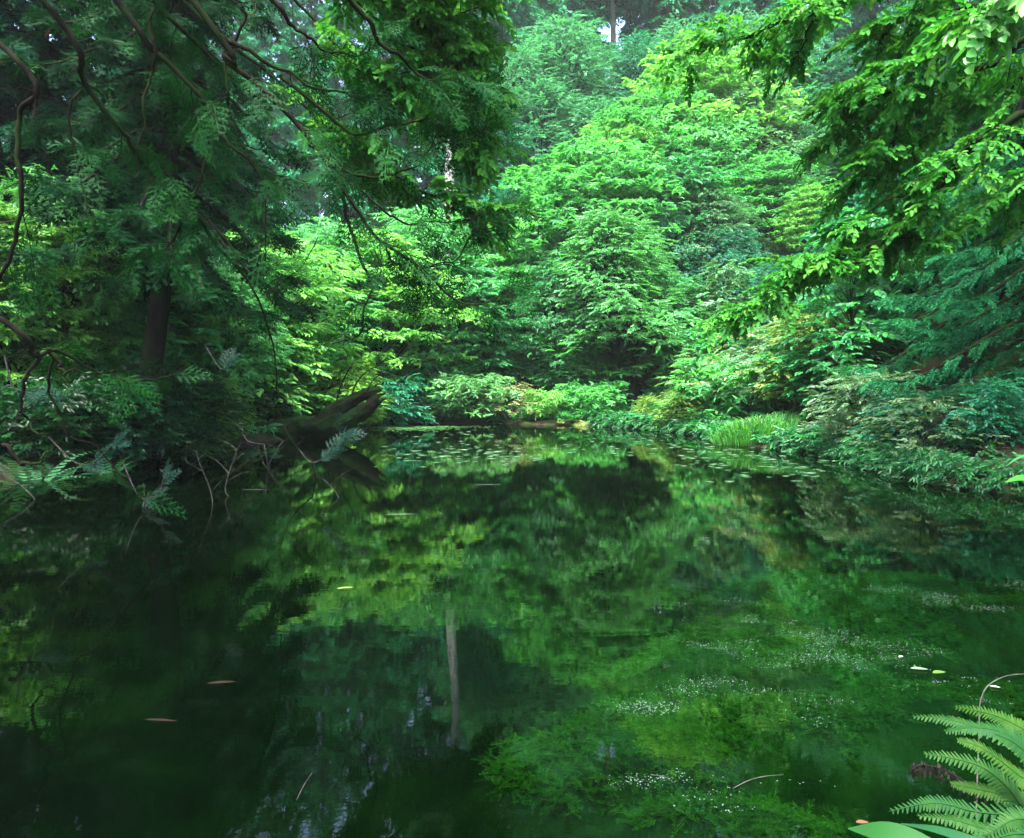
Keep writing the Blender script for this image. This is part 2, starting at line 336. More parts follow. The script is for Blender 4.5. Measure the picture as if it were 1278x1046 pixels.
# ------------------------------------------------------------------ plant builders
ROUND = lambda h: math.sqrt(max(0, 1-(1.7*h-.75)**2))
CONE = lambda h: (1-h)**.65*.95+.08
EGG = lambda h: math.sin(PI*(.12+.85*h**.8))**.7
FLAT = lambda h: .55+.45*math.sin(PI*h)
def broadleaf(kind, seed, H, zb, R, prof, ncl, K, tl, tmpl, rc, flat=.45, up=1.0, tr=.12, layers=0, fork=1, bark=BARK, tsides=8, lean=(0, 0), sides=5, crownname='crown', trunkname='trunk', inner=.15, spread=.9, lb=.12):
    rng = np.random.default_rng(seed); root = empty(kind); wood = MB(); leaf = MB(); ph1 = rng.uniform(0, 6)
    stems = []
    for f in range(fork):
        az = 2*PI*f/max(fork, 1)+rng.uniform(0, 1); sp = 0 if fork == 1 else .22*R
        k = 9; z = np.linspace(-.35, .9*H, k); q = z/H
        x = lean[0]*q+sp*np.cos(az)*np.clip(q, 0, 1)*1.6+np.cumsum(rng.normal(0, .012*H, k)); y = lean[1]*q+sp*np.sin(az)*np.clip(q, 0, 1)*1.6+np.cumsum(rng.normal(0, .012*H, k))
        x -= x[0]; y -= y[0]; pts = smooth(np.stack([x, y, z], -1), 22); rad = tr*(1-.82*np.linspace(0, 1, 22)**.9); rad[:3] *= np.array([1.5, 1.25, 1.08])
        if fork > 1: rad *= .75
        wood.tube(pts, rad, tsides); stems.append(pts)
    P, D, N, Sz = [], [], [], []
    for c in range(ncl):
        h = ((c+rng.random())/ncl)**.85; z = zb+(H-zb)*h
        if layers: z = zb+(H-zb)*(round(h*layers)/layers)+rng.normal(0, .05*(H-zb)/layers)
        az = c*2.39996+rng.normal(0, .4); r = R*prof(h)*math.sqrt(rng.uniform(inner, 1))*rng.uniform(.85, 1.12)*(1+.24*math.sin(2*az+ph1+5*h)+.16*math.sin(5*az+ph1*2-7*h))
        st = stems[c % fork]; tz = st[:, 2]; j0 = int(np.argmin(abs(tz-max(lb*H, z-.55*r-.1*H)))); s0 = st[j0]; jc = int(np.argmin(abs(tz-z)))
        ctr = np.array([st[jc][0]*.8+r*math.cos(az), st[jc][1]*.8+r*math.sin(az), z]); o = np.array([math.cos(az), math.sin(az), 0])
        mid = s0*.45+ctr*.55+np.array([0, 0, .12*r])+rng.normal(0, .05*r, 3)
        br = smooth([s0, mid, ctr], 7); wood.tube(br, np.linspace(tr*.34*(1-.5*h), tr*.05, 7), sides, cap=False)
        a = rng.uniform(0, 2*PI, K); rr = rc*np.sqrt(rng.random(K)); 
        off = np.stack([np.cos(a)*rr, np.sin(a)*rr, rng.normal(0, flat*rc*.5, K)], -1); off[:, 2] -= .25*rr*rr/rc*flat
        d = nrmz(off*[1, 1, .3]/rc*spread+o*.55+rng.normal(0, .3, (K, 3))*[1, 1, .5]); 
        P.append(ctr+off); D.append(d); N.append(np.array([0, 0, up])+.28*o+.25*d+rng.normal(0, .28, (K, 3))); Sz.append(tl*rng.uniform(.7, 1.25, K))
    leaf.place(tmpl, rng, np.concatenate(P), np.concatenate(D), np.concatenate(N), np.concatenate(Sz))
    link(trunkname, wood.mesh(kind+'_'+trunkname, bark, True), root); link(crownname, leaf.mesh(kind+'_'+crownname, LEAF), root)
    root['H'] = H; return root
def conifer(kind, seed, H, zb, L, nbr, tmpl, tl, ntw, tr, bark, droop=.35, mat=None, bare=0, power=.75, sides=5, dead=0):
    rng = np.random.default_rng(seed); root = empty(kind); wood = MB(); leaf = MB()
    z = np.linspace(-.5, H, 16); x = np.cumsum(rng.normal(0, .003*H, 16)); y = np.cumsum(rng.normal(0, .003*H, 16)); x -= x[0]; y -= y[0]
    tp = np.stack([x, y, z], -1); rad = tr*(1-.95*np.linspace(0, 1, 16)); rad[0] *= 1.5; rad[1] *= 1.1; wood.tube(tp, rad, 10)
    P, D, N, Sz = [], [], [], []
    for i in range(nbr):
        h = (i+rng.random())/nbr; zz = zb+(H-zb)*h**1.05; az = i*2.39996+rng.normal(0, .35); ln = (L*((1-h)**power)*rng.uniform(.6, 1.12)+.04*H*(1-h*.6)*.5)
        o = np.array([math.cos(az), math.sin(az), 0]); s0 = np.array([np.interp(zz, z, x), np.interp(zz, z, y), zz]); up0 = .18*(h-.3)
        pts = smooth([s0, s0+o*ln*.4+[0, 0, ln*(up0-droop*.25)], s0+o*ln*.8+[0, 0, ln*(up0-droop*.9)], s0+o*ln+[0, 0, ln*(up0-droop*.95)]], 9)
        wood.tube(pts, np.linspace(.022*ln+.008, .004, 9), sides, cap=False)
        m = max(4, int(ntw*(ln/L)**.8)); u = rng.uniform(.18, 1, m); ii = u*8; k = np.minimum(ii.astype(int), 7); f = (ii-k)[:, None]
        pp = pts[k]*(1-f)+pts[k+1]*f; tg = nrmz(pts[k+1]-pts[k]); sd = nrmz(np.cross(tg, [0, 0, 1])); sg = rng.choice([-1, 1], m)[:, None]
        d = nrmz(tg*rng.uniform(.35, 1, (m, 1))+sd*sg*rng.uniform(.3, 1.0, (m, 1))+np.array([0, 0, -1])*rng.uniform(-.05, .75, (m, 1))*(droop+.3))
        P.append(pp); D.append(d); N.append(np.array([0, 0, 1])+rng.normal(0, .35, (m, 3))); Sz.append(tl*rng.uniform(.65, 1.25, m)*(1-.35*h))
    leaf.place(tmpl, rng, np.concatenate(P), np.concatenate(D), np.concatenate(N), np.concatenate(Sz))
    for i in range(dead):                                  # bare snags under the crown
        zz = rng.uniform(1.0, max(zb, .3*H)); az = rng.uniform(0, 2*PI); ln = rng.uniform(.3, 1.3); s0 = np.array([np.interp(zz, z, x), np.interp(zz, z, y), zz]); o = np.array([math.cos(az), math.sin(az), -.2])
        wood.tube(np.array([s0, s0+o*ln*.5, s0+o*ln+[0, 0, -.1]]), [.03, .02, .008], 4, cap=False)
    link('trunk', wood.mesh(kind+'_trunk', bark, True), root); link('crown', leaf.mesh(kind+'_crown', mat or NEEDLE), root); root['H'] = H; return root
def fern(kind, seed, n=12, L=1.0):
    rng = np.random.default_rng(seed); root = empty(kind); leaf = MB()
    a = np.arange(n)*2.39996; el = rng.uniform(.25, .95, n); d = np.stack([np.cos(a)*np.cos(el), np.sin(a)*np.cos(el), np.sin(el)], -1)
    side = np.stack([-np.sin(a), np.cos(a), 0*a], -1)
    leaf.place(T_FROND, rng, np.zeros((n, 3)), d, np.cross(d, side), L*rng.uniform(.7, 1.15, n))
    link('fronds', leaf.mesh(kind+'_fronds', FERN), root); root['H'] = L; return root
def leafy(kind, limbs, seed, tmpl, tl, sec_len=(.5, 1.2), per_m=3.0, tw_m=9, t0=.2, droop=.25, mat=LEAF, bark=BARK, color=(.05, .2, .03), hang=.2, nup=1.0, sub=True):
    """limbs: (points, r0, r1, leafiness). Grows side branches with twigs along each limb; returns the trunk/limb mesh builder and the foliage builder"""
    rng = np.random.default_rng(seed); wood = MB(); leaf = MB(); P, D, N, Sz = [], [], [], []
    def twigs(pts, n, u0=.1):
        if n < 1: return
        m = len(pts)-1; u = rng.uniform(u0, 1, n); ii = u*m; k = np.minimum(ii.astype(int), m-1); f = (ii-k)[:, None]
        tg = nrmz(pts[k+1]-pts[k]); sd = nrmz(np.cross(tg, [0, 0, 1])); sg = rng.choice([-1, 1], n)[:, None]
        P.append(pts[k]*(1-f)+pts[k+1]*f); D.append(tg*rng.uniform(.5, 1, (n, 1))+sd*sg*rng.uniform(.2, 1, (n, 1))+np.array([0, 0, -1])*rng.uniform(-.1, 1, (n, 1))*hang+rng.normal(0, .12, (n, 3)))
        N.append(np.array([0, 0, nup])+rng.normal(0, .35, (n, 3))); Sz.append(tl*rng.uniform(.65, 1.25, n))
    for pts, r0, r1, lf in limbs:
        pts = smooth(pts, 40); ln = np.linalg.norm(np.diff(pts, axis=0), axis=1).sum()
        pts[1:-1] += rng.normal(0, .005, (38, 3)); lfq = smooth(rng.normal(0, .03, (9, 3)), 40); lfq[0] = 0; pts += lfq
        for _ in range(int(3.5*ln)):                       # short dead twiglets
            q = int(rng.integers(6, 39)); dd = nrmz(rng.normal(0, 1, 3)+[0, 0, -.4]); l3 = rng.uniform(.06, .28); wood.tube(np.array([pts[q], pts[q]+dd*l3*.5+rng.normal(0, .01, 3), pts[q]+dd*l3+[0, 0, -.02]]), [.0045, .0035, .0015], 4, cap=False)
        wood.tube(pts, np.linspace(r0, r1, 40), 7)
        if lf <= 0: continue
        ns = int(per_m*ln*lf)
        for _ in range(ns):
            u = rng.uniform(t0, 1); k = min(int(u*39), 38); tg = nrmz(pts[k+1]-pts[k]); sd = nrmz(np.cross(tg, [0, 0, 1]))*rng.choice([-1, 1])
            L = rng.uniform(*sec_len)*(1.1-.5*u); d = nrmz(tg*rng.uniform(.3, 1)+sd*rng.uniform(.3, 1)+np.array([0, 0, rng.uniform(-.35, .35)]))
            sp = smooth([pts[k], pts[k]+d*L*.5+[0, 0, .04*L], pts[k]+d*L+[0, 0, -droop*L]], 8); wood.tube(sp, np.linspace(max(.18*(r0+(r1-r0)*u), .004)+.003, .002, 8), 4, cap=False)
            twigs(sp, int(tw_m*L)+2)
        twigs(pts, int(lf*4*ln), max(t0, .5))
    if P: leaf.place(tmpl, rng, np.concatenate(P), np.concatenate(D), np.concatenate(N), np.concatenate(Sz))
    return wood, leaf

# ------------------------------------------------------------------ colours of the foliage (linear); the darkest greens include the forest shade
TEAL = (.012, .125, .070); PALEG = (.036, .175, .092); BRIGHT = (.052, .255, .078); LIME = (.085, .31, .060); MID = (.024, .160, .056); DEEP_SHADE = (.003, .036, .017); SHADE_GREEN = (.003, .032, .009); YELL = (.085, .20, .030)
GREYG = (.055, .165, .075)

# ------------------------------------------------------------------ prototypes
p_round = broadleaf('evergreen_tree', 11, 11, 2.2, 3.6, ROUND, 140, 34, .46, T_FINE, .85, flat=.7, tr=.2)
p_layer = broadleaf('layered_tree', 12, 8, 1.8, 3.6, EGG, 115, 34, .46, T_WHORL, 1.0, flat=.16, tr=.14, layers=7)
p_layer2 = broadleaf('layered_tree', 13, 9, 1.5, 3.2, ROUND, 115, 34, .46, T_BROAD, .95, flat=.25, tr=.15, layers=9, fork=2)
p_bushy = broadleaf('leafy_tree', 14, 9, 1.0, 3.1, EGG, 130, 32, .44, T_LONG, .8, flat=.5, tr=.14, fork=2)
p_center = broadleaf('pondside_tree', 15, 8.6, 2.9, 2.9, lambda h: (1-h)**.85*.98+.05, 170, 30, .42, T_FINE, .7, flat=.35, tr=.3, fork=2, lean=(-.9, .3), inner=.35, lb=.28)
p_shrub = broadleaf('round_shrub', 21, 1.9, .25, 1.25, FLAT, 46, 18, .30, T_BROAD, .38, flat=.6, tr=.03, fork=3, crownname='foliage', trunkname='stems')
p_shrub2 = broadleaf('drooping_shrub', 22, 1.7, .3, 1.4, ROUND, 44, 18, .34, T_WHORL, .45, flat=.35, tr=.03, fork=3, crownname='foliage', trunkname='stems')
p_shrub3 = broadleaf('fine_leaved_shrub', 23, 2.2, .2, 1.1, EGG, 60, 20, .26, T_FINE, .34, flat=.7, tr=.03, fork=4, crownname='foliage', trunkname='stems')
p_twiggy = broadleaf('twiggy_shrub', 24, 1.8, .2, 1.1, EGG, 60, 4, .30, T_FINE, .3, flat=.7, tr=.03, fork=5, bark=TWIG, crownname='foliage', trunkname='stems')
p_sap = broadleaf('sapling', 25, 4.2, 1.2, 1.1, EGG, 36, 8, .42, T_BROAD, .35, flat=.5, tr=.045)
p_fern = fern('fern', 31, 13); p_fern2 = fern('fern', 32, 9)
p_cedar = conifer('cedar_tree', 41, 34, 12, 3.4, 100, T_FEATHC, 1.4, 44, .38, BARK_FAR, droop=.45, dead=14, power=.6)
p_cedar2 = conifer('cedar_tree', 42, 34, 3, 3.6, 150, T_FEATHC, 1.4, 44, .36, BARK_FAR, droop=.5, dead=8, power=.6)
p_cedar3 = conifer('cedar_tree', 46, 36, 20.5, 2.8, 85, T_FEATHC, 1.4, 36, .42, BARK_FAR, droop=.4, dead=22, power=.6)
p_hemlock = conifer('drooping_conifer', 43, 15, .9, 4.2, 135, T_FEATH, .5, 125, .24, BARK, droop=.4, power=.7)
p_hiba = conifer('cypress_tree', 44, 17, 5.2, 3.4, 115, T_HIBAC, .6, 85, .3, BARK_RED, droop=.5, power=.6)
p_pale = conifer('pale_trunk_tree', 45, 31, 19, 3.2, 60, T_FEATHC, 1.5, 22, .46, BARK_PALE, droop=.3, power=.6)

def top_at(proto, px, pytop, d, rz, label, cat, color, group=None, wide=1.0, dx=0.0, tilt=(0, 0), wood=None):
    """stand a tree on the ground at depth d under photograph column px, as tall as the photograph shows it"""
    x = W(px, 480, d)[0]+dx; g = g1(x, d); h = W(px, pytop, d)[2]-g+.1; sc = h/proto['H']
    return put(proto, (x, d, g-.12), rz, (sc*wide, sc*wide, sc), label, cat, group, color, tilt, wood)
def stand(proto, px, d, h, rz, label, cat, color, group=None, wide=1.0, sink=.08, wood=None):
    x = W(px, 480, d)[0]; sc = h/proto['H']; return put(proto, (x, d, g1(x, d)-sink), rz, (sc*wide, sc*wide, sc), label, cat, group, color, (0, 0), wood)

# ------------------------------------------------------------------ trees of the hillside
rg = np.random.default_rng(101)
# tall cedars on the hilltop
for k, (px, d, pr) in enumerate([(600, 74, 1), (622, 66, 1), (660, 70, 1), (690, 78, 1), (714, 72, 0), (739, 76, 2), (763, 68, 2), (779, 80, 2), (801, 84, 2), (826, 71, 0), (850, 78, 1), (730, 98, 1), (890, 72, 0), (940, 70, 0), (985, 66, 1),
                                  (560, 80, 1), (515, 66, 0), (480, 74, 1), (440, 64, 1), (395, 70, 0), (350, 62, 1), (300, 66, 1), (250, 60, 1), (190, 62, 1), (1040, 62, 1), (1100, 60, 1), (1170, 58, 0), (1250, 56, 1)]):
    x = W(px, 480, d)[0]; s = rg.uniform(.9, 1.15)
    put((p_cedar, p_cedar2, p_cedar3)[pr], (x, d, g1(x, d)-.2), rg.uniform(0, 6.28), (s, s, s),
        'tall dark cedar with a straight trunk rising at the back of the forest', 'tree', 'tall cedars at the back of the forest', (.020, .17, .085))
for k, (px, pt, d, rz, w_, lab) in enumerate([
        (702, 38, 56, .3, .95, 'tallest pale grey-green round tree below the hilltop cedars, left of centre'),
        (640, 72, 54, 1.7, 1.0, 'pale grey-green round tree on the hill beside the bright overhanging leaves'),
        (792, 55, 58, 2.4, .85, 'darker round evergreen with a small domed top directly under the bare cedar trunks'),
        (840, 36, 60, 4.1, .8, 'small pale dome of an evergreen behind the bright layered tree on the hill'),
        (610, 150, 48, 3.3, .95, 'teal round tree lower on the hill, at the edge of the sky gap'),
        (668, 110, 51, 5.2, 1.0, 'broad pale tree between the two taller grey-green crowns'),
        (738, 130, 50, .9, .95, 'soft pale evergreen just up the slope from the bright layered canopy'),
        (645, 235, 40, 2.0, 1.0, 'low teal round tree behind the drooping cypress tip')]):
    top_at(p_round, px, pt, d, rz, lab, 'tree', [PALEG, PALEG, TEAL, PALEG, TEAL, PALEG, PALEG, TEAL][k], 'round evergreen trees on the hill', w_)
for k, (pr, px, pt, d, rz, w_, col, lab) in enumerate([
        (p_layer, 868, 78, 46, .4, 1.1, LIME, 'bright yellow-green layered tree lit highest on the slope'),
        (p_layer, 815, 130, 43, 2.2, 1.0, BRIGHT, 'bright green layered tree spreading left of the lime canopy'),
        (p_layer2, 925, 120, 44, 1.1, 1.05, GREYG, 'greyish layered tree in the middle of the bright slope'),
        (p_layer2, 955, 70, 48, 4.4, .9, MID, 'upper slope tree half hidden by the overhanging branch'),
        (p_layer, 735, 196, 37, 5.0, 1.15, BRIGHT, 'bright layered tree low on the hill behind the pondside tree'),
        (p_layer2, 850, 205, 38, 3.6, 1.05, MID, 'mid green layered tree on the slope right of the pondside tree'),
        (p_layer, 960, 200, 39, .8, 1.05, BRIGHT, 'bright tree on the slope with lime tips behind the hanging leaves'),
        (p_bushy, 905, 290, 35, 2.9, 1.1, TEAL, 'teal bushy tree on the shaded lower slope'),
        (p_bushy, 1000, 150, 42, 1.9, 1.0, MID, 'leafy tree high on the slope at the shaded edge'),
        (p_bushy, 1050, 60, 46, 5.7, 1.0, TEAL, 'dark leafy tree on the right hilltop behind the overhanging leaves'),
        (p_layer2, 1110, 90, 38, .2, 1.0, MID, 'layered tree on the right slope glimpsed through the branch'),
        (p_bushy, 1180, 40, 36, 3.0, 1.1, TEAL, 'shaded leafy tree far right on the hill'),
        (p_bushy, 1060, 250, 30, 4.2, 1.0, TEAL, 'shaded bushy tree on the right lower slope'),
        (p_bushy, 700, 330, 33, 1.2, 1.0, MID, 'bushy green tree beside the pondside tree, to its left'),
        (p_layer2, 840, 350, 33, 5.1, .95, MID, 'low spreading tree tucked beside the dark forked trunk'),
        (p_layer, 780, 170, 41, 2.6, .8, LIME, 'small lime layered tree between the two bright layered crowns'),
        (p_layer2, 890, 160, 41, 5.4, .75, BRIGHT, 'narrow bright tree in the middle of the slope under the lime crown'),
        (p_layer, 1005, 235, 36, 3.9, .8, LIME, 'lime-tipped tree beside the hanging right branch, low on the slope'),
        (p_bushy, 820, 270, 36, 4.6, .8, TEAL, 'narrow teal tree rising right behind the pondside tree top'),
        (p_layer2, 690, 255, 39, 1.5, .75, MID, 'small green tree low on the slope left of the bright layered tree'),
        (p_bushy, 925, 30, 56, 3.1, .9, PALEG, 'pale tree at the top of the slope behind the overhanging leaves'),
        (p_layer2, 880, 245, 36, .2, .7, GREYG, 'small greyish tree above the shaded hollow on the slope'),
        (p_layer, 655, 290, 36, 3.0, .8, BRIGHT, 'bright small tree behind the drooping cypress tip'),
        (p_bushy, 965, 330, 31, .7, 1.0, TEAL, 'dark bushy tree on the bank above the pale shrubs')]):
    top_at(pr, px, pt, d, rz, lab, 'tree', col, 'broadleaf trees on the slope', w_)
top_at(p_center, 796, 268, 31.0, 0, 'green pondside tree with a dark forked trunk and light top on the far shore', 'tree', (.05, .21, .07), wide=.98)
# bright understory trees across the left far shore
for k, (pr, px, pt, d, rz, w_, col, lab) in enumerate([
        (p_layer2, 330, 300, 25, .6, 1.0, LIME, 'lime understory tree seen through the cypress twigs, nearest the dark trunk'),
        (p_bushy, 400, 285, 30, 2.5, 1.1, BRIGHT, 'bright green understory tree behind the mossy log'),
        (p_layer, 470, 300, 31, 4.0, 1.0, LIME, 'lime leafy tree beyond the tip of the mossy log'),
        (p_bushy, 540, 270, 34, 1.4, 1.1, BRIGHT, 'bright bushy tree at the head of the cove'),
        (p_layer2, 600, 340, 33, 3.2, 1.1, MID, 'green tree on the far bank behind the drooping cypress tip'),
        (p_bushy, 70, 228, 16.5, 5.5, .85, (.030, .19, .035), 'bright leafy tree in the shade at the left edge'),
        (p_layer2, 20, 265, 15.5, 1.0, .9, (.055, .21, .030), 'lime tree low in the shade at the very left edge'),
        (p_bushy, 130, 285, 19, 2.2, .9, MID, 'bright bush of a tree between the left edge and the leaning dark trunk'),
        (p_bushy, 285, 320, 22, .4, .9, BRIGHT, 'bright bushy tree between the leaning dark trunk and the log'),
        (p_layer, 200, 310, 21, 4.4, .9, (.05, .23, .035), 'lime layered tree directly behind the leaning dark trunk'),
        (p_layer2, 250, 330, 24, 2.1, .9, MID, 'green tree just right of the leaning dark trunk')]):
    top_at(pr, px, pt, d, rz, lab, 'tree', col, 'understory trees on the left shore', w_)
x = W(562, 480, 44)[0]
put(p_pale, (x, 44, g1(x, 44)-.2), 1.0, (1, 1, 1.05), 'tall tree with a pale grey trunk mirrored in the pond', 'tree', None, (.025, .10, .05))
# dark conifers of the left bank, canopy shade put into their green
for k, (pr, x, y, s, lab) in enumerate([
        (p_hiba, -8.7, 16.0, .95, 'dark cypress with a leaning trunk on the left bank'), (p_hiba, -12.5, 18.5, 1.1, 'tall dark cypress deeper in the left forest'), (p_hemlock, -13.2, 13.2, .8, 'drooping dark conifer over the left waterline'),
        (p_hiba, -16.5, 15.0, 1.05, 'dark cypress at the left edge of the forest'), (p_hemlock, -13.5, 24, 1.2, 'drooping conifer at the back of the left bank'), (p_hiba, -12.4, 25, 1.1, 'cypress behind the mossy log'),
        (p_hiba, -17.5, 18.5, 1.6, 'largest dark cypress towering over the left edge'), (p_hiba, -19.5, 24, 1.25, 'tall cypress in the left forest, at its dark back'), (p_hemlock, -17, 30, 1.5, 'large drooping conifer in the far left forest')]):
    put(pr, (x, y, g1(x, y)-.15), k*1.3, s, lab, 'tree', 'dark conifers on the left bank', DEEP_SHADE if k % 3 else SHADE_GREEN, (0, .10 if k == 0 else 0))
# conifers of the right bank
for k, (x, y, s, lab) in enumerate([(11.3, 12.8, .9, 'dark drooping conifer on the right bank, its sprays reaching the water'), (12.8, 17.0, 1.0, 'dark drooping conifer behind the slender sapling'),
                                   (13.5, 13.0, 1.1, 'tall dark conifer at the right edge behind the drooping one'), (15.5, 22, 1.1, 'drooping conifer up the right slope')]):
    put(p_hemlock, (x, y, g1(x, y)-.15), k*2.1+.4, s, lab, 'tree', 'dark conifers on the right bank', (.012, .115, .048) if k != 1 else (.014, .13, .05))

# ------------------------------------------------------------------ shore shrubs and ferns
for pr, px, d, h, rz, w_, col, lab in [
        (p_shrub2, 585, 29.6, 1.9, .3, 1.1, (.07, .22, .085), 'large-leaved shrub on the far shore at the end of the cove'),
        (p_shrub, 545, 30.0, 1.5, 1.4, 1.0, MID, 'dark green shrub in the cove beside the large-leaved shrub'),
        (p_twiggy, 640, 29.5, 1.6, 2.2, 1.1, (.13, .17, .07), 'half bare brownish shrub on the far waterline'),
        (p_shrub2, 682, 29.4, 1.2, .9, .9, LIME, 'small bright large-leaved shrub beside the brownish shrub'),
        (p_shrub2, 742, 29.8, 1.5, 3.3, 1.2, BRIGHT, 'low bright spray of leaves under the pondside tree'),
        (p_shrub3, 748, 30.3, .9, 1.1, 1.2, MID, 'fine green shrub filling the shade left of the forked trunk'),
        (p_shrub, 840, 30.2, 1.2, 2.9, 1.1, MID, 'green shrub in the shade right of the forked trunk'),
        (p_shrub2, 785, 33.5, 2.6, 2.1, 1.5, BRIGHT, 'broad teal shrub in the hollow behind the forked trunk'),
        (p_shrub3, 725, 33, 2.4, .4, 1.5, BRIGHT, 'mid green shrub in the hollow left of the broad teal one'),
        (p_shrub, 845, 33, 2.6, 5.4, 1.5, BRIGHT, 'teal shrub in the hollow right of the broad one'),
        (p_shrub, 715, 30.2, 1.1, 4.0, 1.3, MID, 'dark low shrub in the shade of the pondside tree'),
        (p_shrub3, 812, 26.9, 1.0, 5.0, 1.1, YELL, 'yellow-green low shrub on the small point'),
        (p_shrub3, 850, 24.9, 1.25, .5, 1.3, (.075, .18, .035), 'mossy yellowish mound of shrub at the waterline'),
        (p_shrub, 900, 26, 2.2, 2.0, 1.2, (.075, .22, .07), 'pale leafy shrub behind the mossy mound'),
        (p_shrub2, 930, 24.3, 2.3, 3.0, 1.1, BRIGHT, 'bright leafy shrub above the grass clump'),
        (p_twiggy, 968, 23.4, 3.0, 1.0, 1.0, (.14, .18, .08), 'twiggy shrub with pinkish brown dead stems on the right shore'),
        (p_shrub3, 990, 22, 2.8, 2.7, 1.2, GREYG, 'tall greyish fine-leaved shrub on the right shore'),
        (p_shrub3, 1012, 20.6, 2.6, .7, 1.1, (.10, .20, .04), 'yellowish fine-leaved shrub behind the grass clump'),
        (p_shrub, 1040, 19.6, 2.1, 4.6, 1.1, MID, 'green shrub beside the shore fern on the right'),
        (p_shrub3, 1090, 15.6, 1.7, 3.9, 1.2, (.07, .15, .075), 'pale small-leaved shrub trailing into the water on the right'),
        (p_shrub3, 1135, 14.2, 1.3, .2, 1.2, TEAL, 'dark teal shrub at the foot of the right conifer'),
        (p_twiggy, 1165, 12.9, 1.3, 1.8, 1.3, (.05, .11, .045), 'bare twiggy shrub hanging over the dark right bank'),
        (p_shrub3, 1240, 12.4, 1.2, 2.6, 1.2, TEAL, 'dark shrub at the right edge of the shore')]:
    stand(pr, px, d, h, rz, lab, 'shrub', col, 'shrubs along the shore', w_)
for px, d, h, rz, col, lab in [(1068, 19.2, 5.2, .4, MID, 'slender sapling with a thin dark stem on the right bank'), (1018, 23.0, 4.0, 2.0, BRIGHT, 'small sapling standing out of the right shore shrubs'),
                               (905, 31.5, 4.4, 1.2, GREYG, 'thin sapling on the slope above the pale shrubs')]:
    stand(p_sap, px, d, h, rz, lab, 'sapling', col, 'saplings on the right bank')
for px, d, L, col, lab in [(1050, 18.6, 1.5, (.05, .19, .06), 'large arching fern at the right waterline'), (1105, 15.8, 1.2, (.05, .17, .07), 'fern beside the pale trailing shrub on the right'),
                           (885, 25.4, 1.2, BRIGHT, 'fern on the point behind the mossy mound'), (860, 30.5, 1.3, MID, 'fern at the foot of the forked trunk'), (715, 30.8, 1.0, SHADE_GREEN, 'fern in the dark under the pondside tree'),
                           (600, 31.5, 1.2, MID, 'fern behind the large-leaved shrub'), (262, 17.5, 1.1, (.08, .2, .025), 'yellow-green fern left of the mossy log'), (215, 16.5, 1.1, (.07, .18, .025), 'fern low on the left bank'),
                           (130, 13.2, 1.1, (.02, .09, .04), 'dark fern at the left waterline'), (35, 11.9, 1.2, (.03, .11, .05), 'dark fern dipping into the water at the left edge'), (75, 12.6, .9, (.02, .08, .035), 'small dark fern between the two left waterline ferns')]:
    stand(p_fern if L > 1.15 else p_fern2, px, d, L, px*.1, lab, 'fern', col, 'ferns along the shore')
for px, d, h, rz, pr, col, lab in [(60, 13.5, 1.5, .3, p_shrub, SHADE_GREEN, 'dark shrub overhanging the left waterline'), (192, 15.6, 2.3, 3.7, p_shrub3, SHADE_GREEN, 'tall dark shrub hiding the foot of the leaning trunk'), (150, 14.6, 1.6, 1.1, p_shrub3, DEEP_SHADE, 'dark fine-leaved shrub at the waterline left of the leaning trunk'), (235, 18.2, 1.9, 5.1, p_shrub3, SHADE_GREEN, 'dark shrub between the leaning trunk and the yellow-green shrub'), (180, 17.0, 1.8, 1.3, p_shrub3, (.05, .15, .025), 'olive shrub on the left bank'), (255, 19.0, 1.7, 2.3, p_shrub3, (.07, .19, .025), 'yellow-green shrub left of the mossy log'),
                                   (320, 22.5, 1.5, 3.3, p_shrub, SHADE_GREEN, 'dark shrub behind the root end of the log'), (430, 26, 2.4, 4.3, p_shrub3, (.08, .24, .03), 'bright fine-leaved shrub beyond the fork of the log'), (490, 28.5, 2.0, 5.3, p_shrub, TEAL, 'teal shrub at the cove waterline past the log'),
                                   (110, 15.0, 1.4, 1.9, p_shrub2, DEEP_SHADE, 'dark large-leaved shrub in the left shade')]:
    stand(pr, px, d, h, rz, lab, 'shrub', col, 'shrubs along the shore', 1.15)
# undergrowth on the slope, each shrub its own thing
cnt = 0; protos = [p_shrub, p_shrub2, p_shrub3, p_bushy]; cols = [MID, TEAL, BRIGHT, GREYG, PALEG, TEAL]
while cnt < 95:
    y = rg.uniform(20, 50); x = rg.uniform(-.62, .72)*y; s = sdist([(x, y)])[0]
    if s < 1.5 or s > 26 or (abs(x-5) < 3.2 and y < 33): continue
    k = rg.integers(0, 3); h = rg.uniform(1.6, 3.2); sc = h/protos[k]['H']; left = x < -.12*y
    put(protos[k], (x, y, g1(x, y)-.1), rg.uniform(0, 6.28), (sc*1.1, sc*1.1, sc), 'leafy shrub in the undergrowth between the trees of the slope', 'shrub', 'undergrowth shrubs between the trees', cols[rg.integers(0, 6)] if not left else [LIME, BRIGHT, MID][rg.integers(0, 3)])
    cnt += 1
